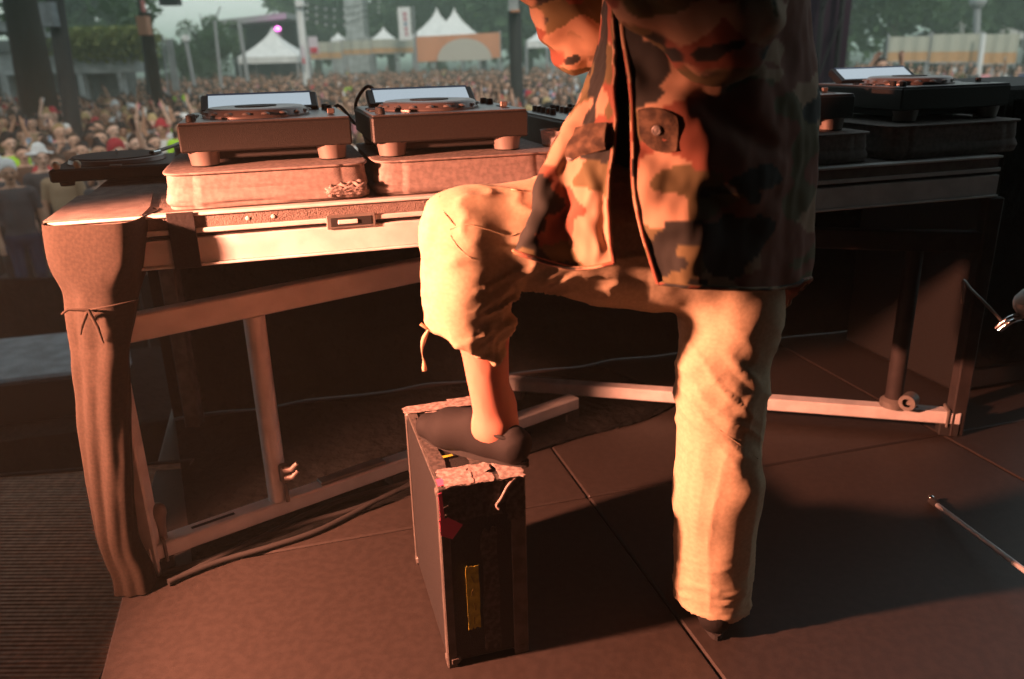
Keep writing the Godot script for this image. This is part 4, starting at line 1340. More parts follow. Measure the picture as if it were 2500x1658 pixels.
# ---------------------------------------------------------------- smaller things on the stage
func stage_things() -> void:
	# chrome-legged microphone stand at the side
	var t := thing("microphone_stand", "black microphone stand with chrome tripod leg and pale foam ball", "microphone stand", Vector3(1.32, 0, -1.30))
	var foot := ph(2287, 1232, 0.014)
	var hub := pz(2660, 1512, -1.32)
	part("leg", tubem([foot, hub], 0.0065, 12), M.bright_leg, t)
	part("rubber_foot", tubem([foot - (hub - foot).normalized() * 0.03, foot + (hub - foot).normalized() * 0.004], 0.010, 12), M.rubber, t)
	part("foot_stud", lathem([Vector2(0, -0.008), Vector2(0.006, -0.005), Vector2(0.008, 0), Vector2(0.006, 0.005), Vector2(0, 0.008)], 12, Transform3D(Basis.IDENTITY, foot - (hub - foot).normalized() * 0.032 + Vector3(0, 0.008, 0)), true), M.chrome, t)
	for e in [Vector3(0.42, 0, 0.30), Vector3(-0.05, 0, 0.48)]:
		part("leg", tubem([Vector3(hub.x, 0.012, hub.z) + e, hub], 0.0065, 12), M.chrome, t)
	part("hub", lathem([Vector2(0.018, -0.04), Vector2(0.022, -0.03), Vector2(0.022, 0.03), Vector2(0.014, 0.05)], 16, Transform3D(Basis.IDENTITY, hub)), M.rubber, t)
	var top := Vector3(hub.x, 0.80, hub.z)
	part("pole", tubem([hub, top], 0.010, 12), M.black, t)
	var ball := pz(2518, 741, -1.42)
	var clip := pz(2452, 790, -1.42)
	part("boom", tubem([top, pz(2600, 800, -1.38), pz(2500, 775, -1.42)], 0.006, 10), M.black, t)
	part("clip", tubem(run([pz(2432, 802, -1.42), pz(2448, 787, -1.415), pz(2468, 775, -1.41), pz(2492, 766, -1.42)], 12), 0.0042, 8), M.chrome, t)
	part("clip", tubem(run([pz(2440, 806, -1.41), pz(2456, 794, -1.405), pz(2474, 783, -1.40), pz(2494, 777, -1.42)], 12), 0.0042, 8), M.chrome, t)
	part("cable", tubem(run([clip, pz(2410, 745, -1.45), pz(2370, 705, -1.5), pz(2352, 686, -1.53), pz(2349, 740, -1.54)], 20), 0.0028, 8), M.alu_dull, t)
	part("windscreen", lathem([Vector2(0, -0.03), Vector2(0.018, -0.024), Vector2(0.028, -0.010), Vector2(0.03, 0.0), Vector2(0.028, 0.010), Vector2(0.018, 0.024), Vector2(0, 0.03)], 20, Transform3D(Basis.IDENTITY, ball), true), M.white, t)
	# speaker with a ribbed mesh face lying beside the booth platform
	var wd := thing("stage_monitor", "brown ribbed mesh-faced stage speaker lying beside the booth platform", "speaker", Vector3(-1.7, LOWER, -1.9))
	var wp := []
	for q in [[-2.55, -2.12], [-1.02, -2.30], [-0.96, -1.36], [-2.55, -1.36]]: wp.append(q)
	var ytop := pz(100, 1172, -2.2).y
	var wm := mb()
	var A := Vector3(wp[0][0], ytop, wp[0][1]); var Bq := Vector3(wp[1][0], ytop, wp[1][1]); var C := Vector3(wp[2][0], LOWER + 0.03, wp[2][1]); var D := Vector3(wp[3][0], LOWER + 0.03, wp[3][1])
	quad(wm, A, Bq, C, D)
	part("mesh_face", done(wm), M.mesh_face, wd)
	var wb := mb()
	for e in [[A, Bq], [Bq, C], [C, D], [D, A]]:
		var lo0 := Vector3(e[0].x, LOWER + 0.001, e[0].z); var lo1 := Vector3(e[1].x, LOWER + 0.001, e[1].z)
		quad(wb, e[0] - Vector3(0, 0.004, 0), lo0, lo1, e[1] - Vector3(0, 0.004, 0))
	part("body", done(wb), M.black, wd)
	var wr := mb()
	tube(wr, [A, Bq, C, D, A], 0.008, 8)
	part("rim", done(wr), M.black, wd)
	# subwoofers in front of the stage lip
	var sub := thing("subwoofer", "wide black subwoofer on the ledge in front of the stage", "speaker", Vector3(-3.0, -0.62, -4.15))
	var sb := Basis(Vector3.UP, 0.27)
	part("body", boxm(Vector3(-3.05, -0.49, -4.28), Vector3(1.5, 0.26, 0.78), sb, 0.015), M.ledge, sub)  # blue-grey body colour stands in for sky light on the black top
	part("side_panel", boxm(Vector3(-3.05, -0.50, -4.28) + sb * Vector3(0, 0, 0.395), Vector3(1.46, 0.22, 0.012), sb, 0.004), M.black, sub)
	for k in [-0.45, 0.1]:
		part("handle", boxm(Vector3(-3.05, -0.5, -4.28) + sb * Vector3(k, 0, 0.405), Vector3(0.2, 0.07, 0.012), sb, 0.005), M.rubber, sub)
	structure("sub_ledge", boxm(Vector3(-3.0, (GROUND - 0.62) / 2, -4.35), Vector3(4.2, -0.62 - GROUND, 1.3), sb), M.drape_black)
	var br := thing("crowd_barrier", "dark cloth-covered barrier between the stage front and the crowd", "barrier", Vector3(-3.0, GROUND, -6.4))
	for i in 8:
		part("panel", boxm(Vector3(-8.0 + 1.42 * i, GROUND + 0.57, -6.4), Vector3(1.40, 1.1, 0.05), Basis.IDENTITY, 0.01), M.drape_black, br)
		part("foot", boxm(Vector3(-8.0 + 1.42 * i, GROUND + 0.02, -6.2), Vector3(0.08, 0.04, 0.9), Basis.IDENTITY, 0.005), M.pole_dark, br)
	# connector box with plugs at the edge of the stage floor
	var bx := thing("connector_box", "black stage connector box with small lit plugs at the stage edge", "connector box", Vector3(-1.95, LOWER, -2.22))
	var bb := Basis(Vector3.UP, 0.5)
	lpart("body", boxm(Vector3(0, 0.16, 0), Vector3(0.30, 0.32, 0.16), bb, 0.006), M.black, bx)
	var q := 0
	for e in [[0.05, 0.25], [0.10, 0.27], [0.08, 0.19], [0.02, 0.18], [0.09, 0.10], [0.03, 0.08]]:
		lpart("plug", lathem([Vector2(0.010, 0), Vector2(0.011, 0.02), Vector2(0.006, 0.045), Vector2(0, 0.047)], 12, Transform3D(bb * Basis(Vector3.RIGHT, PI / 2), bb * Vector3(e[0], 0, 0.08) + Vector3(0, e[1], 0))), M.cream if q % 2 == 0 else M.alu, bx)
		q += 1

# ---------------------------------------------------------------- the crowd
var bodies := []
func crowd_body(pose: int, cell: float) -> ArrayMesh:
	# 1.72 m tall, facing +z (the stage), standing on y = 0; surfaces: skin, shirt, trousers, dark face marks
	var f := field(Vector3(-0.5, -0.02, -0.32), Vector3(0.5, 2.25 if pose in [1, 2, 5] else 1.82, 0.5), cell)
	for s: float in [-1.0, 1.0]:
		cap(f, Vector3(s * 0.09, 0.88, 0), Vector3(s * 0.10, 0.48, 0.02), 0.085, 0.06, 0.04)
		cap(f, Vector3(s * 0.10, 0.48, 0.02), Vector3(s * 0.11, 0.09, -0.02), 0.058, 0.042, 0.03)
		cap(f, Vector3(s * 0.11, 0.05, -0.03), Vector3(s * 0.125, 0.04, 0.13), 0.045, 0.038, 0.03)
	cap(f, Vector3(0, 0.92, 0), Vector3(0, 1.12, 0), 0.135, 0.125, 0.06, Vector3(1.15, 1, 0.85))
	cap(f, Vector3(0, 1.12, 0), Vector3(0, 1.30, 0), 0.13, 0.14, 0.06, Vector3(1.15, 1, 0.85))
	cap(f, Vector3(-0.15, 1.40, 0), Vector3(0.15, 1.40, 0), 0.065, 0.065, 0.06)
	cap(f, Vector3(0, 1.40, -0.01), Vector3(0, 1.52, 0.015), 0.058, 0.052, 0.04)
	cap(f, Vector3(0, 1.63, 0.0), Vector3(0, 1.635, 0.02), 0.088, 0.086, 0.03)
	cap(f, Vector3(0, 1.58, 0.04), Vector3(0, 1.545, 0.055), 0.058, 0.038, 0.03)
	cap(f, Vector3(0, 1.615, 0.10), Vector3(0, 1.595, 0.112), 0.010, 0.014, 0.012)
	for s: float in [-1.0, 1.0]:
		cap(f, Vector3(s * 0.086, 1.61, 0), Vector3(s * 0.086, 1.585, 0), 0.014, 0.012, 0.01)
		var sh := Vector3(s * 0.185, 1.39, 0)
		var el := Vector3(s * 0.25, 1.10, -0.01)
		var ha := Vector3(s * 0.235, 0.86, 0.08)
		var raised: bool = (pose == 1) or (pose == 2 and s > 0) or (pose == 5)
		if raised and pose == 5:
			el = Vector3(s * 0.30, 1.50, 0.12); ha = Vector3(s * 0.20, 1.72, 0.22)
		elif raised:
			el = Vector3(s * 0.29, 1.62, 0.06); ha = Vector3(s * 0.22, 1.88, 0.10)
		elif pose == 3:
			el = Vector3(s * 0.25, 1.12, 0.04); ha = Vector3(s * 0.06, 1.16, 0.24)
		elif pose == 4:
			el = Vector3(s * 0.24, 1.14, 0.06); ha = Vector3(s * 0.10, 1.38, 0.24)
		cap(f, sh, el, 0.055, 0.043, 0.04)
		cap(f, el, ha, 0.042, 0.029, 0.025)
		var d := (ha - el).normalized()
		var sd := d.cross(Vector3.BACK).normalized()
		cap(f, ha, ha + d * 0.06, 0.03, 0.034, 0.02)
		if cell < 0.018:
			for k in 4:
				cap(f, ha + d * 0.07 + sd * (0.020 * (k - 1.5)), ha + d * (0.125 + 0.012 * (1 if k in [1, 2] else 0)) + sd * (0.024 * (k - 1.5)) + Vector3(0, 0, 0.012), 0.011, 0.010, 0.004)
			cap(f, ha + d * 0.02 + sd * s * 0.028, ha + d * 0.07 + sd * s * 0.055, 0.012, 0.010, 0.006)
		else:
			cap(f, ha + d * 0.06, ha + d * 0.14, 0.03, 0.02, 0.02)
	return nets(f, 4, func(p: Vector3) -> int:
		if p.z > 0.05 and p.y > 1.5 and p.y < 1.70 and absf(p.x) < 0.06 and p.z > 0.06:
			if absf(p.y - 1.632) < 0.011 and absf(absf(p.x) - 0.033) < 0.019: return 3
			if absf(p.y - 1.556) < 0.008 and absf(p.x) < 0.026: return 3
		if p.y > 1.455 and absf(p.x) < 0.13: return 0
		if p.y < 0.07: return 3
		if p.y < 0.93 and absf(p.x) < 0.205: return 2
		if absf(p.x) > 0.2:
			# bare forearms past a short sleeve
			var el := 1.12
			if pose in [1, 2, 5] and p.y > 1.5: return 0
			if p.y < 1.2 and p.y > 0.5: return 0
		if pose in [3, 4] and p.z > 0.17: return 0
		return 1, no_disp)
func hair_mesh(kind: int) -> ArrayMesh:
	var f := field(Vector3(-0.2, 1.3, -0.2), Vector3(0.2, 1.85, 0.2), 0.014)
	var c := Vector3(0, 1.655, -0.018)
	cap(f, c, c + Vector3(0, 0.01, 0.015), 0.094, 0.090, 0.02)
	if kind == 1:
		cap(f, Vector3(-0.05, 1.60, -0.05), Vector3(-0.07, 1.40, -0.05), 0.06, 0.045, 0.04)
		cap(f, Vector3(0.05, 1.60, -0.05), Vector3(0.07, 1.40, -0.05), 0.06, 0.045, 0.04)
	elif kind == 2:
		cap(f, Vector3(0, 1.76, -0.05), Vector3(0, 1.775, -0.055), 0.045, 0.04, 0.02)
	elif kind == 3:                                       # a cap with its brim
		cap(f, Vector3(0, 1.70, 0.0), Vector3(0, 1.705, 0.0), 0.092, 0.09, 0.02)
		cap(f, Vector3(0, 1.672, 0.09), Vector3(0, 1.662, 0.15), 0.055, 0.045, 0.02, Vector3(1.2, 0.25, 1.0))
	elif kind == 4:                                       # a sun hat
		cap(f, Vector3(0, 1.685, 0.0), Vector3(0, 1.685, 0.01), 0.175, 0.175, 0.01, Vector3(1, 0.09, 1))
		cap(f, Vector3(0, 1.72, 0), Vector3(0, 1.74, 0), 0.09, 0.08, 0.02)
	cut(f, Vector3(0, 1.655 if kind != 1 else 1.655, 0.055), Vector3(0, -0.55, 0.83).normalized(), Vector3(0, 1.60, 0.12), 0.105)
	return nets(f, 1, no_cls, no_disp)
func crowd() -> void:
	var meshes := []
	for p in 6: meshes.append(crowd_body(p, 0.015))
	var low := []
	for p in [0, 4, 2]: low.append(crowd_body(p, 0.034))
	var hairs := []
	for k in 5: hairs.append(hair_mesh(k))
	print("crowd meshes ", Time.get_ticks_msec())
	var shirts := [["black", 0.025, 0.025, 0.028], ["white", 0.68, 0.68, 0.68], ["red", 0.48, 0.05, 0.06], ["dark grey", 0.07, 0.07, 0.075], ["navy", 0.03, 0.045, 0.11], ["light grey", 0.34, 0.35, 0.36],
		["lime green", 0.42, 0.75, 0.05], ["olive", 0.12, 0.11, 0.05], ["pale blue", 0.33, 0.45, 0.60], ["tan", 0.34, 0.24, 0.15], ["pink", 0.65, 0.26, 0.30], ["brown", 0.11, 0.06, 0.04]]
	var weights := [20, 17, 6, 12, 7, 9, 2, 5, 6, 6, 5, 5]
	var hc := [["black", 0.014, 0.012, 0.011], ["brown", 0.06, 0.035, 0.02], ["fair", 0.30, 0.20, 0.09], ["dark brown", 0.03, 0.018, 0.012]]
	var skins := [[0.60, 0.36, 0.26], [0.48, 0.27, 0.18], [0.32, 0.17, 0.11], [0.66, 0.42, 0.32], [0.14, 0.075, 0.05]]
	var caps := [["white", 0.7, 0.7, 0.7], ["black", 0.02, 0.02, 0.02], ["red", 0.45, 0.04, 0.05], ["straw", 0.48, 0.36, 0.18]]
	var pants := [mat(lin(0.03, 0.04, 0.08), 0.9), mat(lin(0.025, 0.025, 0.025), 0.9), mat(lin(0.25, 0.2, 0.13), 0.9)]
	var dark := mat(lin(0.03, 0.02, 0.018), 0.6)
	var sm := []; var hm := []; var km := []; var cm := []
	for s in shirts: sm.append(mat(lin(s[1], s[2], s[3]), 0.9))
	for s in hc: hm.append(mat(lin(s[1], s[2], s[3]), 0.6))
	for s in skins: km.append(mat(lin(s[0], s[1], s[2]), 0.55))
	for s in caps: cm.append(mat(lin(s[1], s[2], s[3]), 0.8))
	# standing places: a jittered field of people, the nearest in view built one by one
	rng.seed = 77
	var spots := []
	var dist := 8.6
	while dist < 58.0:
		var step := 0.62 if dist < 25 else 0.72
		var x := -dist * 0.72
		while x < dist * 0.72:
			var p := Vector3(x + rng.randf_range(-0.22, 0.22), GROUND, -dist + rng.randf_range(-0.25, 0.25))
			x += step
			if rng.randf() < 0.10: continue
			var h := p + Vector3(0, 1.66, 0)
			var q := px(h)
			var ok := false
			if q.x > -40 and q.x < 440 and q.y < 415: ok = true
			elif q.x >= 440 and q.x < 1400 and q.y < 330: ok = true
			elif q.x >= 1400 and q.x < 2010: ok = false
			elif q.x >= 2010 and q.x < 2540 and q.y < 175 and dist < 42: ok = true
			if q.x >= 860 and q.x < 930 and q.y < 430: ok = true
			if q.x < 0 and dist < 8: ok = false
			if dist > 30 and q.x < 330: ok = false
			if ok: spots.append([p, q.x, q.y])
		dist += 0.66 if dist < 20 else 0.85
	print("spots ", spots.size())
	var group := "festival crowd standing in front of the stage"
	var made := 0
	var rest := []
	for s in spots:
		if made >= 285:
			rest.append(s[0])
			continue
		made += 1
		var si := pick(weights)
		if s[0].z > -11.0 and si in [1, 5, 8, 10]: si = [0, 3, 4, 7][si % 4]  # pale shirts near the stage turned dark, standing in for shade
		var pose := pick([46, 8, 9, 12, 14, 5])
		var hk := pick([46, 26, 8, 15, 5])
		var hi := rng.randi_range(0, 3)
		var ci := rng.randi_range(0, 3)
		var ki := pick([30, 28, 14, 20, 8])
		var scale := rng.randf_range(0.93, 1.07)
		var o := Node3D.new()
		o.name = numbered("person")
		add_child(o)
		o.position = s[0]
		var turn := atan2(-s[0].x, -s[0].z + 0.0) + rng.randf_range(-0.5, 0.5)
		o.basis = Basis(Vector3.UP, turn).scaled(Vector3(scale, scale, scale))
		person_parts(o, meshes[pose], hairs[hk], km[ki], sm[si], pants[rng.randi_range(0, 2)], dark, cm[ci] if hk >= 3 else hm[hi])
		var hat: String = ("%s hair" % hc[hi][0]) if hk == 0 else ("long %s hair" % hc[hi][0]) if hk == 1 else ("%s hair in a bun" % hc[hi][0]) if hk == 2 else ("%s cap" % caps[ci][0]) if hk == 3 else ("%s sun hat" % caps[ci][0])
		var doing: String = ["arms down", "both arms raised", "one arm raised", "hands clasped", "hands at the chest", "both hands up by the head"][pose]
		tag(o, "crowd person, %s shirt, %s, %s" % [shirts[si][0], hat, doing], "person", group)
	# the far mass of the crowd
	for v in 3:
		var mm := MultiMesh.new()
		mm.transform_format = MultiMesh.TRANSFORM_3D
		mm.use_colors = true
		var src := ArrayMesh.new()
		for k in low[v].get_surface_count():
			src.add_surface_from_arrays(Mesh.PRIMITIVE_TRIANGLES, low[v].surface_get_arrays(k))
		for k in hairs[v].get_surface_count():
			src.add_surface_from_arrays(Mesh.PRIMITIVE_TRIANGLES, hairs[v].surface_get_arrays(k))
		var tint := mat(Color.WHITE, 0.9)
		tint.vertex_color_use_as_albedo = true
		var list := [km[v], tint, pants[v % 3], dark, hm[[0, 3, 1][v]]]
		for k in mini(src.get_surface_count(), 5):
			src.surface_set_material(k, list[k] if k < src.get_surface_count() - 1 else list[4])
		mm.mesh = src
		var mine := []
		for i in rest.size():
			if [0, 1, 0, 1, 0, 1, 0, 2, 1, 0][i % 10] == v: mine.append(rest[i])
		mm.instance_count = mine.size()
		for i in mine.size():
			var sc := rng.randf_range(0.92, 1.08)
			mm.set_instance_transform(i, Transform3D(Basis(Vector3.UP, rng.randf_range(-0.5, 0.5)).scaled(Vector3(sc, sc, sc)), mine[i]))
			var c = shirts[pick(weights)]
			mm.set_instance_color(i, Color(c[1], c[2], c[3]))
		var o := MultiMeshInstance3D.new()
		o.name = numbered("far_crowd")
		o.multimesh = mm
		add_child(o)
		o.set_meta("kind", "stuff")
		tag(o, ["far mass of the crowd standing with arms down", "far mass of the crowd with hands up at the chest", "far mass of the crowd with one arm raised"][v], "crowd")
	# the one who stands higher on a box and holds both hands to the head
	var bp := pz(2150, 165, -13.0)
	var hx := thing("equipment_box", "black equipment box under the raised onlooker beyond the far player", "box", Vector3(bp.x, GROUND, bp.z))
	lpart("body", boxm(Vector3(0, 0.38, 0), Vector3(0.9, 0.74, 0.7), Basis.IDENTITY, 0.02), M.black, hx)
	lpart("lid", boxm(Vector3(0, 0.77, 0), Vector3(0.92, 0.04, 0.72), Basis.IDENTITY, 0.01), M.alu_dull, hx)
	var w := thing("person", "bare-armed onlooker above the crowd holding both hands up by the head", "person", Vector3(bp.x, GROUND + 0.79, bp.z), group)
	person_parts(w, meshes[5], hairs[0], km[0], mat(lin(0.35, 0.2, 0.15), 0.9), pants[0], dark, hm[3])
func pick(w: Array) -> int:
	var sum := 0
	for x in w: sum += x
	var r := rng.randi_range(0, sum - 1)
	for i in w.size():
		r -= w[i]
		if r < 0: return i
	return 0
func person_parts(o: Node3D, mesh: ArrayMesh, hair: ArrayMesh, k: Material, s: Material, p: Material, d: Material, h: Material) -> void:
	var b := MeshInstance3D.new()
	b.name = "body"
	b.mesh = mesh
	var l := [k, s, p, d]
	for i in mini(4, mesh.get_surface_count()):
		b.set_surface_override_material(i, l[i])
	o.add_child(b)
	var hh := MeshInstance3D.new()
	hh.name = "hair" if h.albedo_color.get_luminance() < 0.7 else "hat"
	hh.mesh = hair
	hh.material_override = h
	o.add_child(hh)

# ---------------------------------------------------------------- the far side: trees, tents, banners, poles, buildings
func crown_mesh(sd: int, leaves: int, r: Vector3, leaf: float) -> ArrayMesh:
	var g := RandomNumberGenerator.new()
	g.seed = sd
	var st := mb()
	var clumps := []
	for i in 26:
		var v := Vector3(g.randfn(), g.randfn(), g.randfn()).normalized() * pow(g.randf(), 0.4)
		clumps.append([Vector3(v.x * r.x, v.y * r.y, v.z * r.z) * 0.8, g.randf_range(0.22, 0.42) * r.x])
	for i in leaves:
		var c = clumps[g.randi_range(0, clumps.size() - 1)]
		var v := Vector3(g.randfn(), g.randfn(), g.randfn()).normalized() * (0.55 + 0.45 * g.randf())
		var p: Vector3 = c[0] + v * c[1]
		var b := Basis.from_euler(Vector3(g.randf() * TAU, g.randf() * TAU, g.randf() * TAU))
		var s := leaf * g.randf_range(0.6, 1.3)
		var a := p + b * Vector3(-s, 0, 0); var e := p + b * Vector3(s, 0, 0)
		var u := p + b * Vector3(0, s * 0.6, s * 0.15); var l := p + b * Vector3(0, -s * 0.6, s * 0.15)
		quad(st, a, u, e, l)
	return done(st)
func tree(at: Vector3, h: float, cm: ArrayMesh, cs: float, label: String, leaf: Material, lift := 0.5) -> void:
	var t := thing("tree", label, "tree", at, "trees behind the crowd")
	var tr := mb()
	tube(tr, [at, at + Vector3(0.1, h * 0.3, 0), at + Vector3(-0.1, h * 0.75, 0.1)], [h * 0.03, h * 0.022, h * 0.01], 10)
	for k in 6:
		var a := TAU * k / 6.0
		var y := h * (0.38 + 0.06 * k)
		tube(tr, [at + Vector3(0, y, 0), at + Vector3(cos(a) * h * 0.12, y + h * 0.09, sin(a) * h * 0.12), at + Vector3(cos(a) * h * 0.2, y + h * 0.2, sin(a) * h * 0.2)], [h * 0.012, h * 0.008, h * 0.004], 6)
	part("trunk", done(tr), M.bark, t)
	var o := lpart("crown", cm, leaf, t, Vector3(0, h * lift, 0))
	o.scale = Vector3(cs, cs, cs)
	o.rotation.y = at.x * 1.7
func tent(px0: float, px1: float, eave: float, peak: float, dist: float, label: String, peaks := 1) -> void:
	var a := pd(px0, eave, dist); var b := pd(px1, eave, dist)
	var c := (a + b) / 2
	var w := (b - a).length() / peaks
	var top := pd((px0 + px1) / 2, peak, dist).y - c.y
	var t := thing("marquee_tent", label, "tent", Vector3(c.x, GROUND, c.z), "white marquee tents beyond the crowd")
	for k in peaks:
		var m := c + Vector3((k - (peaks - 1) / 2.0) * w * 0.5, 0, -w * 0.3 * k)
		var hw := w * (0.5 if peaks == 1 else 0.72)
		# swept canopy: the roof curves up to a mast
		var rows := []
		for i in 8:
			var f := i / 7.0
			var s := pow(1.0 - f, 1.55) * 0.985 + 0.015 * (1 - f) + 0.012
			var r := []
			for e in [[-1, 1], [1, 1], [1, -1], [-1, -1], [-1, 1]]:
				r.append(m + Vector3(e[0] * hw * s, top * f, e[1] * hw * s))
			rows.append(r)
		var st := mb()
		for i in 7:
			for e in 4:
				quad(st, rows[i][e], rows[i + 1][e], rows[i + 1][e + 1], rows[i][e + 1])
		part("canopy", done(st), M.tent, t)
		var v := mb()
		for e in 4:
			var p: Vector3 = rows[0][e]; var q: Vector3 = rows[0][e + 1]
			quad(v, p, q, q - Vector3(0, 0.35, 0), p - Vector3(0, 0.35, 0))
		part("valance", done(v), M.tent, t)
		for e in 4:
			var p: Vector3 = rows[0][e] * 1.0
			p = p.lerp(m, 0.03)
			part("post", tubem([Vector3(p.x, GROUND, p.z), Vector3(p.x, p.y, p.z)], 0.06, 8), M.pole, t)
func pole(x0: float, y0: float, x1: float, y1: float, dist: float, wpx: float, m: Material, called: String, label: String) -> Node3D:
	# from a pixel at the top down to the ground at the same distance
	var top := pd(x0, y0, dist)
	var low := pd(x1, y1, dist)
	var base := Vector3(low.x, GROUND, low.z)
	var t := thing(called, label, "pole", base)
	var r := wpx / PF * dist / 2
	part("shaft", tubem([base, Vector3(top.x, top.y, top.z)], [r * 1.05, r], 14), m, t)
	part("foot", lathem([Vector2(r * 2.0, 0), Vector2(r * 2.0, 0.04), Vector2(r * 1.2, 0.12)], 14, Transform3D(Basis.IDENTITY, base)), m, t)
	return t
func panel(x0: float, y0: float, x1: float, y1: float, dist: float, deep: float) -> ArrayMesh:
	var a := pd(x0, y0, dist); var b := pd(x1, y1, dist)
	return boxm((a + b) / 2, Vector3(absf(b.x - a.x), absf(a.y - b.y), deep), Basis.IDENTITY, 0.01)
func banner_quad(a: Vector3, b: Vector3, h: float) -> ArrayMesh:
	var st := mb()
	var n := 24
	for i in n:
		var f := i / float(n); var g := (i + 1) / float(n)
		var s0 := Vector3(0, 0, 0.05 * sin(f * 19.0)); var s1 := Vector3(0, 0, 0.05 * sin(g * 19.0))
		var p := a.lerp(b, f) + s0; var q := a.lerp(b, g) + s1
		var d := Vector3(0, -h, 0)
		for e in [[p, Vector2(f, 0)], [q, Vector2(g, 0)], [q + d, Vector2(g, 1)], [p, Vector2(f, 0)], [q + d, Vector2(g, 1)], [p + d, Vector2(f, 1)]]:
			st.set_uv(e[1])
			st.add_vertex(e[0])
	return done(st)
func far_side() -> void:
	var near_crown := crown_mesh(4, 9000, Vector3(4.2, 4.0, 4.0), 0.17)
	var cms := [crown_mesh(1, 3200, Vector3(4.2, 4.0, 4.0), 0.34), crown_mesh(2, 3200, Vector3(4.6, 3.6, 4.2), 0.36), crown_mesh(3, 3200, Vector3(3.8, 4.6, 3.8), 0.34)]
	# [pixel x, distance, height, crown scale, label, leaf]
	var tl := [
		[-60, 26, 14, 1.15, "dark tree at the plaza edge with low hanging crown", "leaf"], [150, 40, 17, 1.5, "dark tree rising behind the plaza building", "leaf"],
		[215, 62, 15.0, 1.3, "dark tree behind the building's far corner", "leaf"],
		[522, 52, 6.6, 0.55, "rounded dark tree standing clear against the sky", "leaf"], [446, 50, 5.0, 0.40, "small rounded tree next to the tree against the sky", "leaf"],
		[780, 84, 14, 1.35, "hazy tree behind the light cables", "leaf_b"], [960, 80, 17, 1.6, "tall tree behind the printed white banner", "leaf"], [1075, 95, 15, 1.5, "pale hazy tree behind the double tent", "leaf_b"],
		[1180, 78, 14, 1.35, "green tree right of the double tent", "leaf_b"], [1290, 66, 15, 1.5, "tall tree behind the square tent", "leaf"], [1380, 72, 15, 1.5, "tree mostly hidden by the camouflage sleeve", "leaf"],
		[2050, 44, 12, 1.35, "dark tree behind the bare-armed onlooker", "leaf"], [2160, 52, 14, 1.5, "broad dark tree above the end of the printed fence", "leaf"], [2270, 56, 15, 1.6, "broad dark tree behind the pair of small tent peaks", "leaf"],
		[2390, 60, 15, 1.6, "dark tree behind the globe lamp post", "leaf"], [2500, 54, 14, 1.5, "dark tree beyond the fence end", "leaf"]]
	var k := 0
	for a in tl:
		var g := pd(a[0], 200, a[1])
		tree(Vector3(g.x, GROUND, g.z), a[2], near_crown if a[1] < 56 else cms[k % 3], a[3], a[4], M[a[5]])
		k += 1
	for a in [[-7.5, -11.0, "added shade tree whose branches hang over the near crowd"], [-13.0, -13.5, "added shade tree standing at the edge of the near crowd"], [-10.5, -19.0, "added shade tree standing in the crowd before the plaza building"], [-17.0, -9.5, "added shade tree standing past the end of the crowd barrier"], [-16.0, -20.0, "added shade tree standing at the far edge of the near crowd"]]:
		tree(Vector3(a[0], GROUND, a[1]), 15.0, near_crown, 1.2, a[2], M.leaf, 0.72)  # added trees whose canopy keeps the sky off the near crowd
	# plaza building on the near corner with columns and a planted balcony
	var bld := thing("plaza_building", "low grey plaza building with columns and yellowish planted balcony", "building", Vector3(pd(180, 200, 34).x, GROUND, -34))
	part("wall", panel(-260, 120, 345, 330, 35.0, 1.0), M.wall, bld)
	part("fascia", panel(-260, 138, 345, 176, 33.6, 0.8), M.stone, bld)
	part("roof", panel(-260, 108, 350, 122, 34.6, 3.0), M.wall, bld)
	var aw := mb()
	bar(aw, pd(-120, 52, 26), pd(100, 82, 30), 0.8, 0.30)
	part("awning", done(aw), M.stone, bld)
	for x in [20, 112, 205, 300]:
		part("column", panel(x, 176, x + 16, 330, 33.4, 0.35), M.stone, bld)
	for x in [60, 132, 225]:
		var dr := part("doorway", panel(x, 188, x + 40, 330, 34.44, 0.06), M.ledge, bld)
		part("pane", panel(x + 5, 193, x + 35, 330, 34.38, 0.03), M.screen if false else M.wall, dr)
	var bs := [crown_mesh(8, 500, Vector3(1.0, 0.55, 0.6), 0.13), crown_mesh(9, 500, Vector3(1.0, 0.6, 0.6), 0.13)]
	for i in 9:
		var c := pd(165 + 22 * i, 112 + 7 * sin(i * 2.0), 33.2)
		var sh := thing("balcony_shrub", "yellow green shrub growing along the planted balcony", "shrub", Vector3(c.x, pd(200, 138, 33.6).y, c.z), "shrubs on the balcony")
		lpart("foliage", bs[i % 2], M.leaf_y, sh, Vector3(0, 0.45, 0))
	# poles
	var p1 := pole(128, -40, 165, 300, 15.5, 38, M.pole_dark, "lamp_post", "thick dark post with a grey sign box standing in the crowd")
	part("sign_box", panel(98, 6, 142, 66, 15.25, 0.2), M.ledge, p1)
	var p2 := pole(352, 30, 384, 240, 22, 26, M.bark, "lamp_post", "brown post with an orange box on top")
	part("box", panel(336, 40, 368, 86, 21.8, 0.3), mat(lin(0.45, 0.22, 0.14), 0.8), p2)
	part("cap", panel(343, 0, 356, 38, 22, 0.14), mat(lin(0.6, 0.22, 0.2), 0.8), p2)
	var p3 := pole(452, 92, 478, 205, 36, 9, M.pole, "lamp_post", "thin pale pole beside the rounded tree")
	part("lamp_head", panel(446, 86, 462, 100, 36, 0.3), M.white, p3)
	pole(524, 50, 533, 180, 42, 7, M.pole, "lamp_post", "thin grey pole in front of the rounded tree")
	pole(583, 55, 602, 160, 46, 9, M.pole, "support_pole", "grey pole carrying the dark stage roof")
	var p5 := pole(729, 4, 748, 200, 40, 17, M.white, "light_pole", "white light pole with cables slung to the pale tower")
	part("lamp_head", panel(722, -2, 742, 16, 39.8, 0.4), M.white, p5)
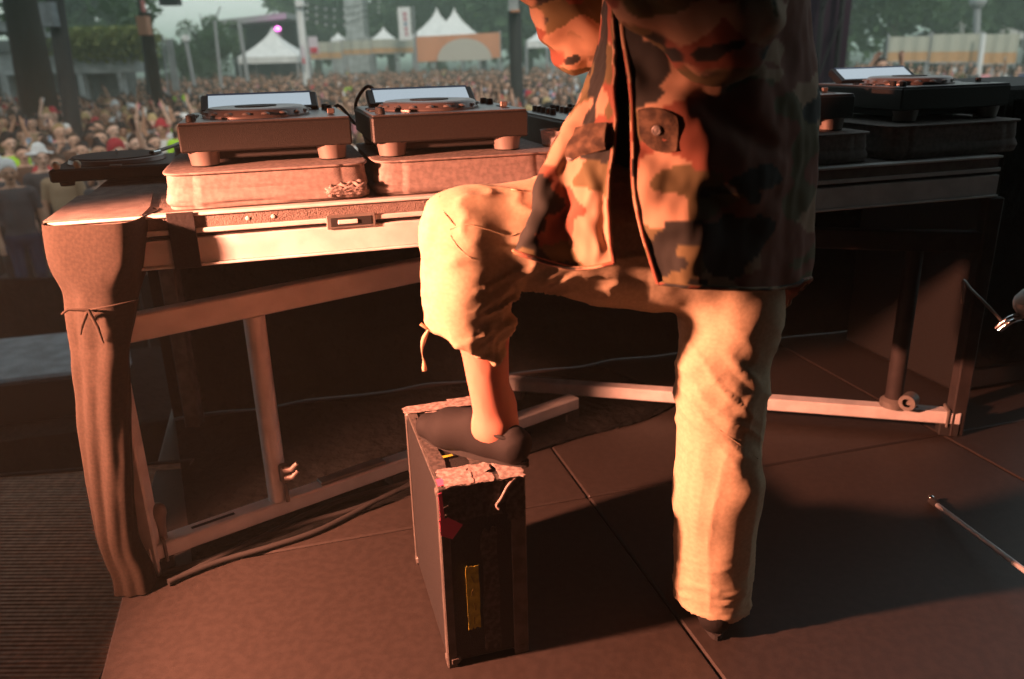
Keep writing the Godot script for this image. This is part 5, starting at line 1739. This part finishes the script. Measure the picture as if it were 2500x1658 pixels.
	pole(1255, -30, 1262, 210, 24, 30, M.pole_dark, "lamp_post", "dark post rising from the crowd with a metal box")
	var p7 := pole(1328, -20, 1341, 150, 52, 7, M.pole, "lamp_post", "thin pale pole beside the camouflage sleeve")
	part("cap", panel(1322, -26, 1334, -16, 52, 0.2), M.pole, p7)
	var bxp := thing("speaker_box", "small pale speaker box fixed on the dark post", "speaker", pd(1254, 28, 23.6))
	part("body", panel(1240, -20, 1266, 27, 23.5, 0.3), M.stone, bxp)
	part("bracket", panel(1246, 24, 1268, 30, 23.6, 0.5), M.orange, bxp)
	var gl := pole(2386, 14, 2392, 200, 34, 15, M.pole, "globe_lamp", "grey lamp post with a round globe above the fence")
	part("globe", lathem([Vector2(0, -0.32), Vector2(0.2, -0.25), Vector2(0.31, -0.08), Vector2(0.31, 0.08), Vector2(0.2, 0.25), Vector2(0, 0.32)], 20, Transform3D(Basis.IDENTITY, pd(2388, 2, 34)), true), M.stone, gl)
	# dark second stage with flat roof and a pink lamp
	var ds := thing("side_stage", "dark covered side stage with a flat roof behind the curved white tent", "stage", Vector3(pd(650, 150, 58).x, GROUND, -58))
	part("back_wall", panel(560, 52, 742, 240, 60.0, 0.5), mat(lin(0.035, 0.038, 0.05), 0.9), ds)
	var rf := mb()
	bar(rf, pd(540, 62, 57), pd(722, 42, 57), 5.0, 0.35)
	part("roof", done(rf), M.pole, ds)
	var lp := pd(678, 70, 54)
	var pk := thing("stage_light", "small pink glowing stage light above the curved white tent", "stage light", lp)
	var gm := mat(lin(0.9, 0.3, 0.8), 0.4)
	gm.emission_enabled = true
	gm.emission = lin(1.0, 0.28, 0.85)
	gm.emission_energy_multiplier = 3.0
	part("lens", lathem([Vector2(0, -0.14), Vector2(0.14, -0.10), Vector2(0.2, 0), Vector2(0.14, 0.10), Vector2(0, 0.14)], 14, Transform3D(Basis.IDENTITY, lp), true), gm, pk)
	part("yoke", boxm(lp + Vector3(0, -0.42, 0), Vector3(0.4, 0.5, 0.3), Basis.IDENTITY, 0.03), M.pole_dark, pk)
	part("stem", tubem([Vector3(lp.x, GROUND, lp.z), lp - Vector3(0, 0.4, 0)], 0.05, 8), M.pole_dark, pk)
	var ol := OmniLight3D.new()
	ol.name = "pink_glow"
	pk.add_child(ol)
	ol.global_position = lp + Vector3(0, 0, 0.3)
	ol.light_color = Color(1.0, 0.3, 0.85)
	ol.light_energy = 1.0
	ol.light_size = 0.2
	ol.omni_range = 15
	ol.omni_attenuation = 2.0
	ol.shadow_enabled = true
	# tents
	tent(602, 742, 138, 66, 50, "curved white tent in front of the dark side stage")
	tent(908, 968, 98, 64, 62, "small pointed white tent beside the pale tower")
	tent(1008, 1172, 88, 18, 60, "large white tent with two peaks behind the orange banner", 2)
	tent(1184, 1212, 84, 70, 70, "tiny white tent peak over the orange banner's corner")
	tent(810, 842, 96, 78, 66, "small white tent peak left of the pale tower")
	tent(1284, 1350, 100, 72, 48, "square white tent next to the camouflage sleeve")
	tent(2236, 2278, 86, 70, 58, "pair-like small white tent above the printed fence")
	tent(2312, 2374, 82, 52, 52, "white tent peaking left of the globe lamp")
	tent(2386, 2420, 82, 60, 56, "narrow white tent peak right at the globe lamp")
	tent(2416, 2482, 82, 56, 54, "white tent at the end of the printed fence")
	# pale tower, feather banner, flags
	var tw := thing("stone_tower", "tall pale stone tower rising out of the frame", "tower", Vector3(pd(866, 120, 72).x, GROUND, -72))
	part("shaft", panel(828, -200, 904, 190, 72.0, 2.6), M.stone, tw)
	part("plinth", panel(818, 92, 914, 190, 71.6, 3.6), M.stone, tw)
	var bn := thing("banner_flag", "tall white banner with red print on its pole", "banner", Vector3(pd(988, 150, 56).x, GROUND, -56))
	part("cloth", panel(970, 18, 1006, 98, 56.0, 0.04), M.white, bn)
	part("mast", tubem([Vector3(pd(1009, 150, 56).x, GROUND, -56), pd(1009, 14, 56)], 0.05, 8), M.pole, bn)
	for i in 5:
		part("print", panel(983 + 1.5 * i, 30 + 12 * i, 993 + 0.8 * i, 39 + 12 * i, 55.97, 0.02), mat(lin(0.5, 0.2, 0.25), 0.8) if i != 2 else mat(lin(0.2, 0.26, 0.36), 0.8), bn)
	var gf := thing("banner_flag", "pale grey feather flag standing behind the brown post", "banner", Vector3(pd(420, 200, 27).x, GROUND, -27))
	part("cloth", panel(402, 96, 440, 222, 27.0, 0.04), M.stone, gf)
	part("mast", tubem([Vector3(pd(400, 200, 27).x, GROUND, -27), pd(396, 88, 27)], 0.035, 8), M.pole, gf)
	for a in [[752, 90, 778, 132, "pale pink flag beside the light pole"], [733, 112, 747, 158, "red and white flag hanging on the light pole"]]:
		var dd := 39.4
		var fl := thing("flag", a[4], "flag", Vector3(pd(a[0], 150, dd).x, GROUND, -dd))
		part("cloth", panel(a[0], a[1], a[2], a[3], dd, 0.05), mat(lin(0.62, 0.55, 0.6), 0.8), fl)
		part("emblem", panel(a[0] + 5, a[3] - 16, a[2] - 2, a[3] - 3, dd - 0.05, 0.04), M.red, fl)
		part("mast", tubem([Vector3(pd(a[0], 150, dd).x, GROUND, -dd), pd(a[0] - 1, a[1] - 4, dd)], 0.03, 8), M.pole, fl)
	# fence lines with printed banners
	var banner := [mat(lin(0.44, 0.44, 0.37), 0.85), mat(lin(0.52, 0.31, 0.16), 0.85)]
	var fl := [[748, 832, 104, 144, 54, banner, "orange-footed printed fence banner beside the pale pink flag"], [832, 905, 100, 134, 60, banner, "printed fence banner in front of the pale tower"], [905, 1012, 96, 130, 58, banner, "printed fence banner under the small pointed tent"],
		[2172, 2272, 90, 150, 33, banner, "sunset printed fence banner at the fence start"], [2278, 2396, 84, 152, 33, banner, "sunset printed fence banner left of the pale fence post"], [2402, 2492, 84, 156, 33, banner, "sunset printed fence banner at the fence end"]]
	for a in fl:
		var p := pd(a[0], a[2], a[4]); var q := pd(a[1], a[2] - 2, a[4])
		var hgt := pd(a[0], a[2], a[4]).y - pd(a[0], a[3], a[4]).y
		var t := thing("fence_banner", a[6], "banner", Vector3((p.x + q.x) / 2, GROUND, p.z), "printed banners on the fence lines")
		part("print", banner_quad(p, q, hgt * 0.62), a[5][0], t)
		part("orange_print", banner_quad(p - Vector3(0, hgt * 0.62 + 0.004, 0), q - Vector3(0, hgt * 0.62 + 0.004, 0), hgt * 0.38), a[5][1], t)
		var rail := mb()
		tube(rail, [Vector3(p.x, p.y - hgt - 0.03, p.z), Vector3(q.x, q.y - hgt - 0.03, q.z)], 0.03, 8)
		part("rail", done(rail), M.pole, t)
		for e in [p, q]:
			part("post", tubem([Vector3(e.x, GROUND, e.z - 0.08), Vector3(e.x, e.y + 0.1, e.z - 0.08)], 0.05, 8), M.pole, t)
	var fp := pole(2402, 82, 2396, 150, 32.6, 12, M.white, "fence_post", "wide pale post between the printed fence banners")
	fp.set_meta("category", "post")
	# the orange banner with its pale arch
	var ob := thing("orange_banner", "large orange banner with a pale arch hanging over the crowd", "banner", Vector3(pd(1118, 150, 50).x, GROUND, -50))
	var oa := pd(1016, 90, 50); var oc := pd(1220, 79, 50)
	var oh := oa.y - pd(1016, 152, 50).y
	part("cloth", banner_quad(oa, oc, oh), M.orange, ob)
	var arch := []
	var aw2 := (oc.x - oa.x)
	for i in 25:
		var a := PI * i / 24.0
		arch.append(Vector2(cos(a) * aw2 * 0.33, -sin(a) * oh * 0.88))
	var sa := mb()
	slab(sa, arch, Transform3D(Basis(Vector3.RIGHT, PI / 2), Vector3(oa.x + aw2 * 0.57, oa.y - oh + 0.02, -49.9)), 0.02)
	part("arch_print", done(sa), mat(lin(0.50, 0.46, 0.40), 0.85), ob)
	for x in [oa.x, oc.x]:
		part("post", tubem([Vector3(x, GROUND, -50.1), Vector3(x, oc.y + 0.1, -50.1)], 0.06, 8), M.pole, ob)
	# slung light cables between the pole and the tower
	for i in 3:
		var c := thing("light_cable", ["upper light cable slung between white pole and pale tower", "middle light cable slung between white pole and pale tower", "lower light cable slung between white pole and pale tower"][i], "cable", pd(738, 10 + 18 * i, 40))
		var pts := [pd(738, 4 + 16 * i, 40), pd(770, 14 + 18 * i, 44), pd(805, 20 + 19 * i, 50), pd(840, 20 + 19 * i, 56), pd(905, 8 + 14 * i, 64), pd(960, -12 + 10 * i, 68)]
		part("cord", tubem(run(pts, 40), 0.035, 6), M.pole_dark, c)
		for e in 7:
			var b := spline(pts, 0.08 + 0.13 * e)
			part("bulb", lathem([Vector2(0, -0.18), Vector2(0.06, -0.12), Vector2(0.05, 0)], 8, Transform3D(Basis.IDENTITY, b)), M.white, c)
	# dark hanging box seen against the sky
	var hb := thing("traffic_signal", "dark signal box hanging from a mast arm against the sky", "signal", Vector3(pd(412, 0, 30).x, GROUND, -30))
	part("housing", panel(386, -40, 440, 13, 30, 0.4), M.pole_dark, hb)
	part("mast", tubem([Vector3(pd(350, 200, 30.5).x, GROUND, -30.5), pd(330, -120, 30.5)], 0.08, 8), M.pole_dark, hb)
	part("arm", tubem([pd(332, -110, 30.5), pd(412, -38, 30.0)], 0.05, 8), M.pole_dark, hb)
	# dark truss tower between the booth and the fence
	var tr := thing("truss_tower", "dark truss tower with drape behind the camouflage jacket", "tower", Vector3(pd(2025, 200, 9).x, GROUND, -9))
	for x in [1998, 2046]:
		for z in [0.0, 0.3]:
			var q := pd(x, 120, 9.0)
			part("chord", tubem([Vector3(q.x, GROUND, -9.0 - z), Vector3(q.x, 5.5, -9.0 - z)], 0.03, 8), M.pole_dark, tr)
	part("drape", panel(2000, -300, 2044, 330, 9.15, 0.05), mat(lin(0.05, 0.03, 0.045), 0.95), tr)
	for i in 9:
		var q0 := pd(1998, 120, 9.0); var q1 := pd(2046, 120, 9.0)
		part("brace", tubem([Vector3(q0.x, GROUND + 0.3 + 0.7 * i, -8.96), Vector3(q1.x, GROUND + 0.95 + 0.7 * i, -8.96)], 0.015, 6), M.pole_dark, tr)

func _ready() -> void:
	# camera
	var t := deg_to_rad(TILT)
	var r := deg_to_rad(ROLL)
	fw = Vector3(0, -sin(t), -cos(t))
	var u0 := Vector3(0, cos(t), -sin(t))
	ri = Vector3.RIGHT * cos(r) - u0 * sin(r)
	upv = u0 * cos(r) + Vector3.RIGHT * sin(r)
	var cam := Camera3D.new()
	cam.name = "camera"
	cam.transform = Transform3D(Basis(ri, upv, -fw), EYE)
	cam.fov = rad_to_deg(2.0 * atan(PH / 2 / PF))
	cam.near = 0.05
	cam.far = 1500
	add_child(cam)
	cam.current = true
	var lens := CameraAttributesPhysical.new()
	lens.frustum_focal_length = 24.0 / 2.0 / tan(deg_to_rad(cam.fov) / 2)
	lens.exposure_aperture = 2.8
	lens.frustum_focus_distance = 1.85
	lens.frustum_near = 0.05
	lens.frustum_far = 1500
	cam.attributes = lens
	# evening daylight outside, haze in the air
	var env := Environment.new()
	env.background_mode = Environment.BG_SKY
	var sky := Sky.new()
	var sm := ProceduralSkyMaterial.new()
	sm.sky_top_color = Color(0.66, 0.72, 0.74)
	sm.sky_horizon_color = Color(0.83, 0.85, 0.83)
	sm.sky_curve = 0.2
	sm.ground_bottom_color = Color(0.2, 0.2, 0.2)
	sm.ground_horizon_color = Color(0.5, 0.52, 0.5)
	sm.sun_angle_max = 0.0
	sky.sky_material = sm
	env.sky = sky
	env.tonemap_mode = Environment.TONE_MAPPER_LINEAR
	env.background_energy_multiplier = 1.7
	env.tonemap_exposure = 1.0
	env.ssao_enabled = true
	env.ssil_enabled = true
	env.sdfgi_enabled = true
	env.fog_enabled = true
	env.fog_density = 0.0045
	env.fog_light_color = Color(0.80, 0.88, 0.82)
	var we := WorldEnvironment.new()
	we.environment = env
	we.name = "air"
	add_child(we)
	var sun := DirectionalLight3D.new()
	sun.name = "sun"
	sun.light_energy = 0.5
	sun.light_angular_distance = 15.0
	sun.light_color = Color(1.0, 0.96, 0.9)
	sun.rotation_degrees = Vector3(-38, 18, 0)
	sun.shadow_enabled = true
	add_child(sun)
	materials()
	platform_lamp()
	print("materials ", Time.get_ticks_msec())
	setting()
	table()
	skirt()
	drape()
	gear()
	added_floor_cloth()
	print("booth ", Time.get_ticks_msec())
	flight_case()
	person()
	print("person ", Time.get_ticks_msec())
	stage_things()
	crowd()
	print("crowd ", Time.get_ticks_msec())
	far_side()
	print("done ", Time.get_ticks_msec())
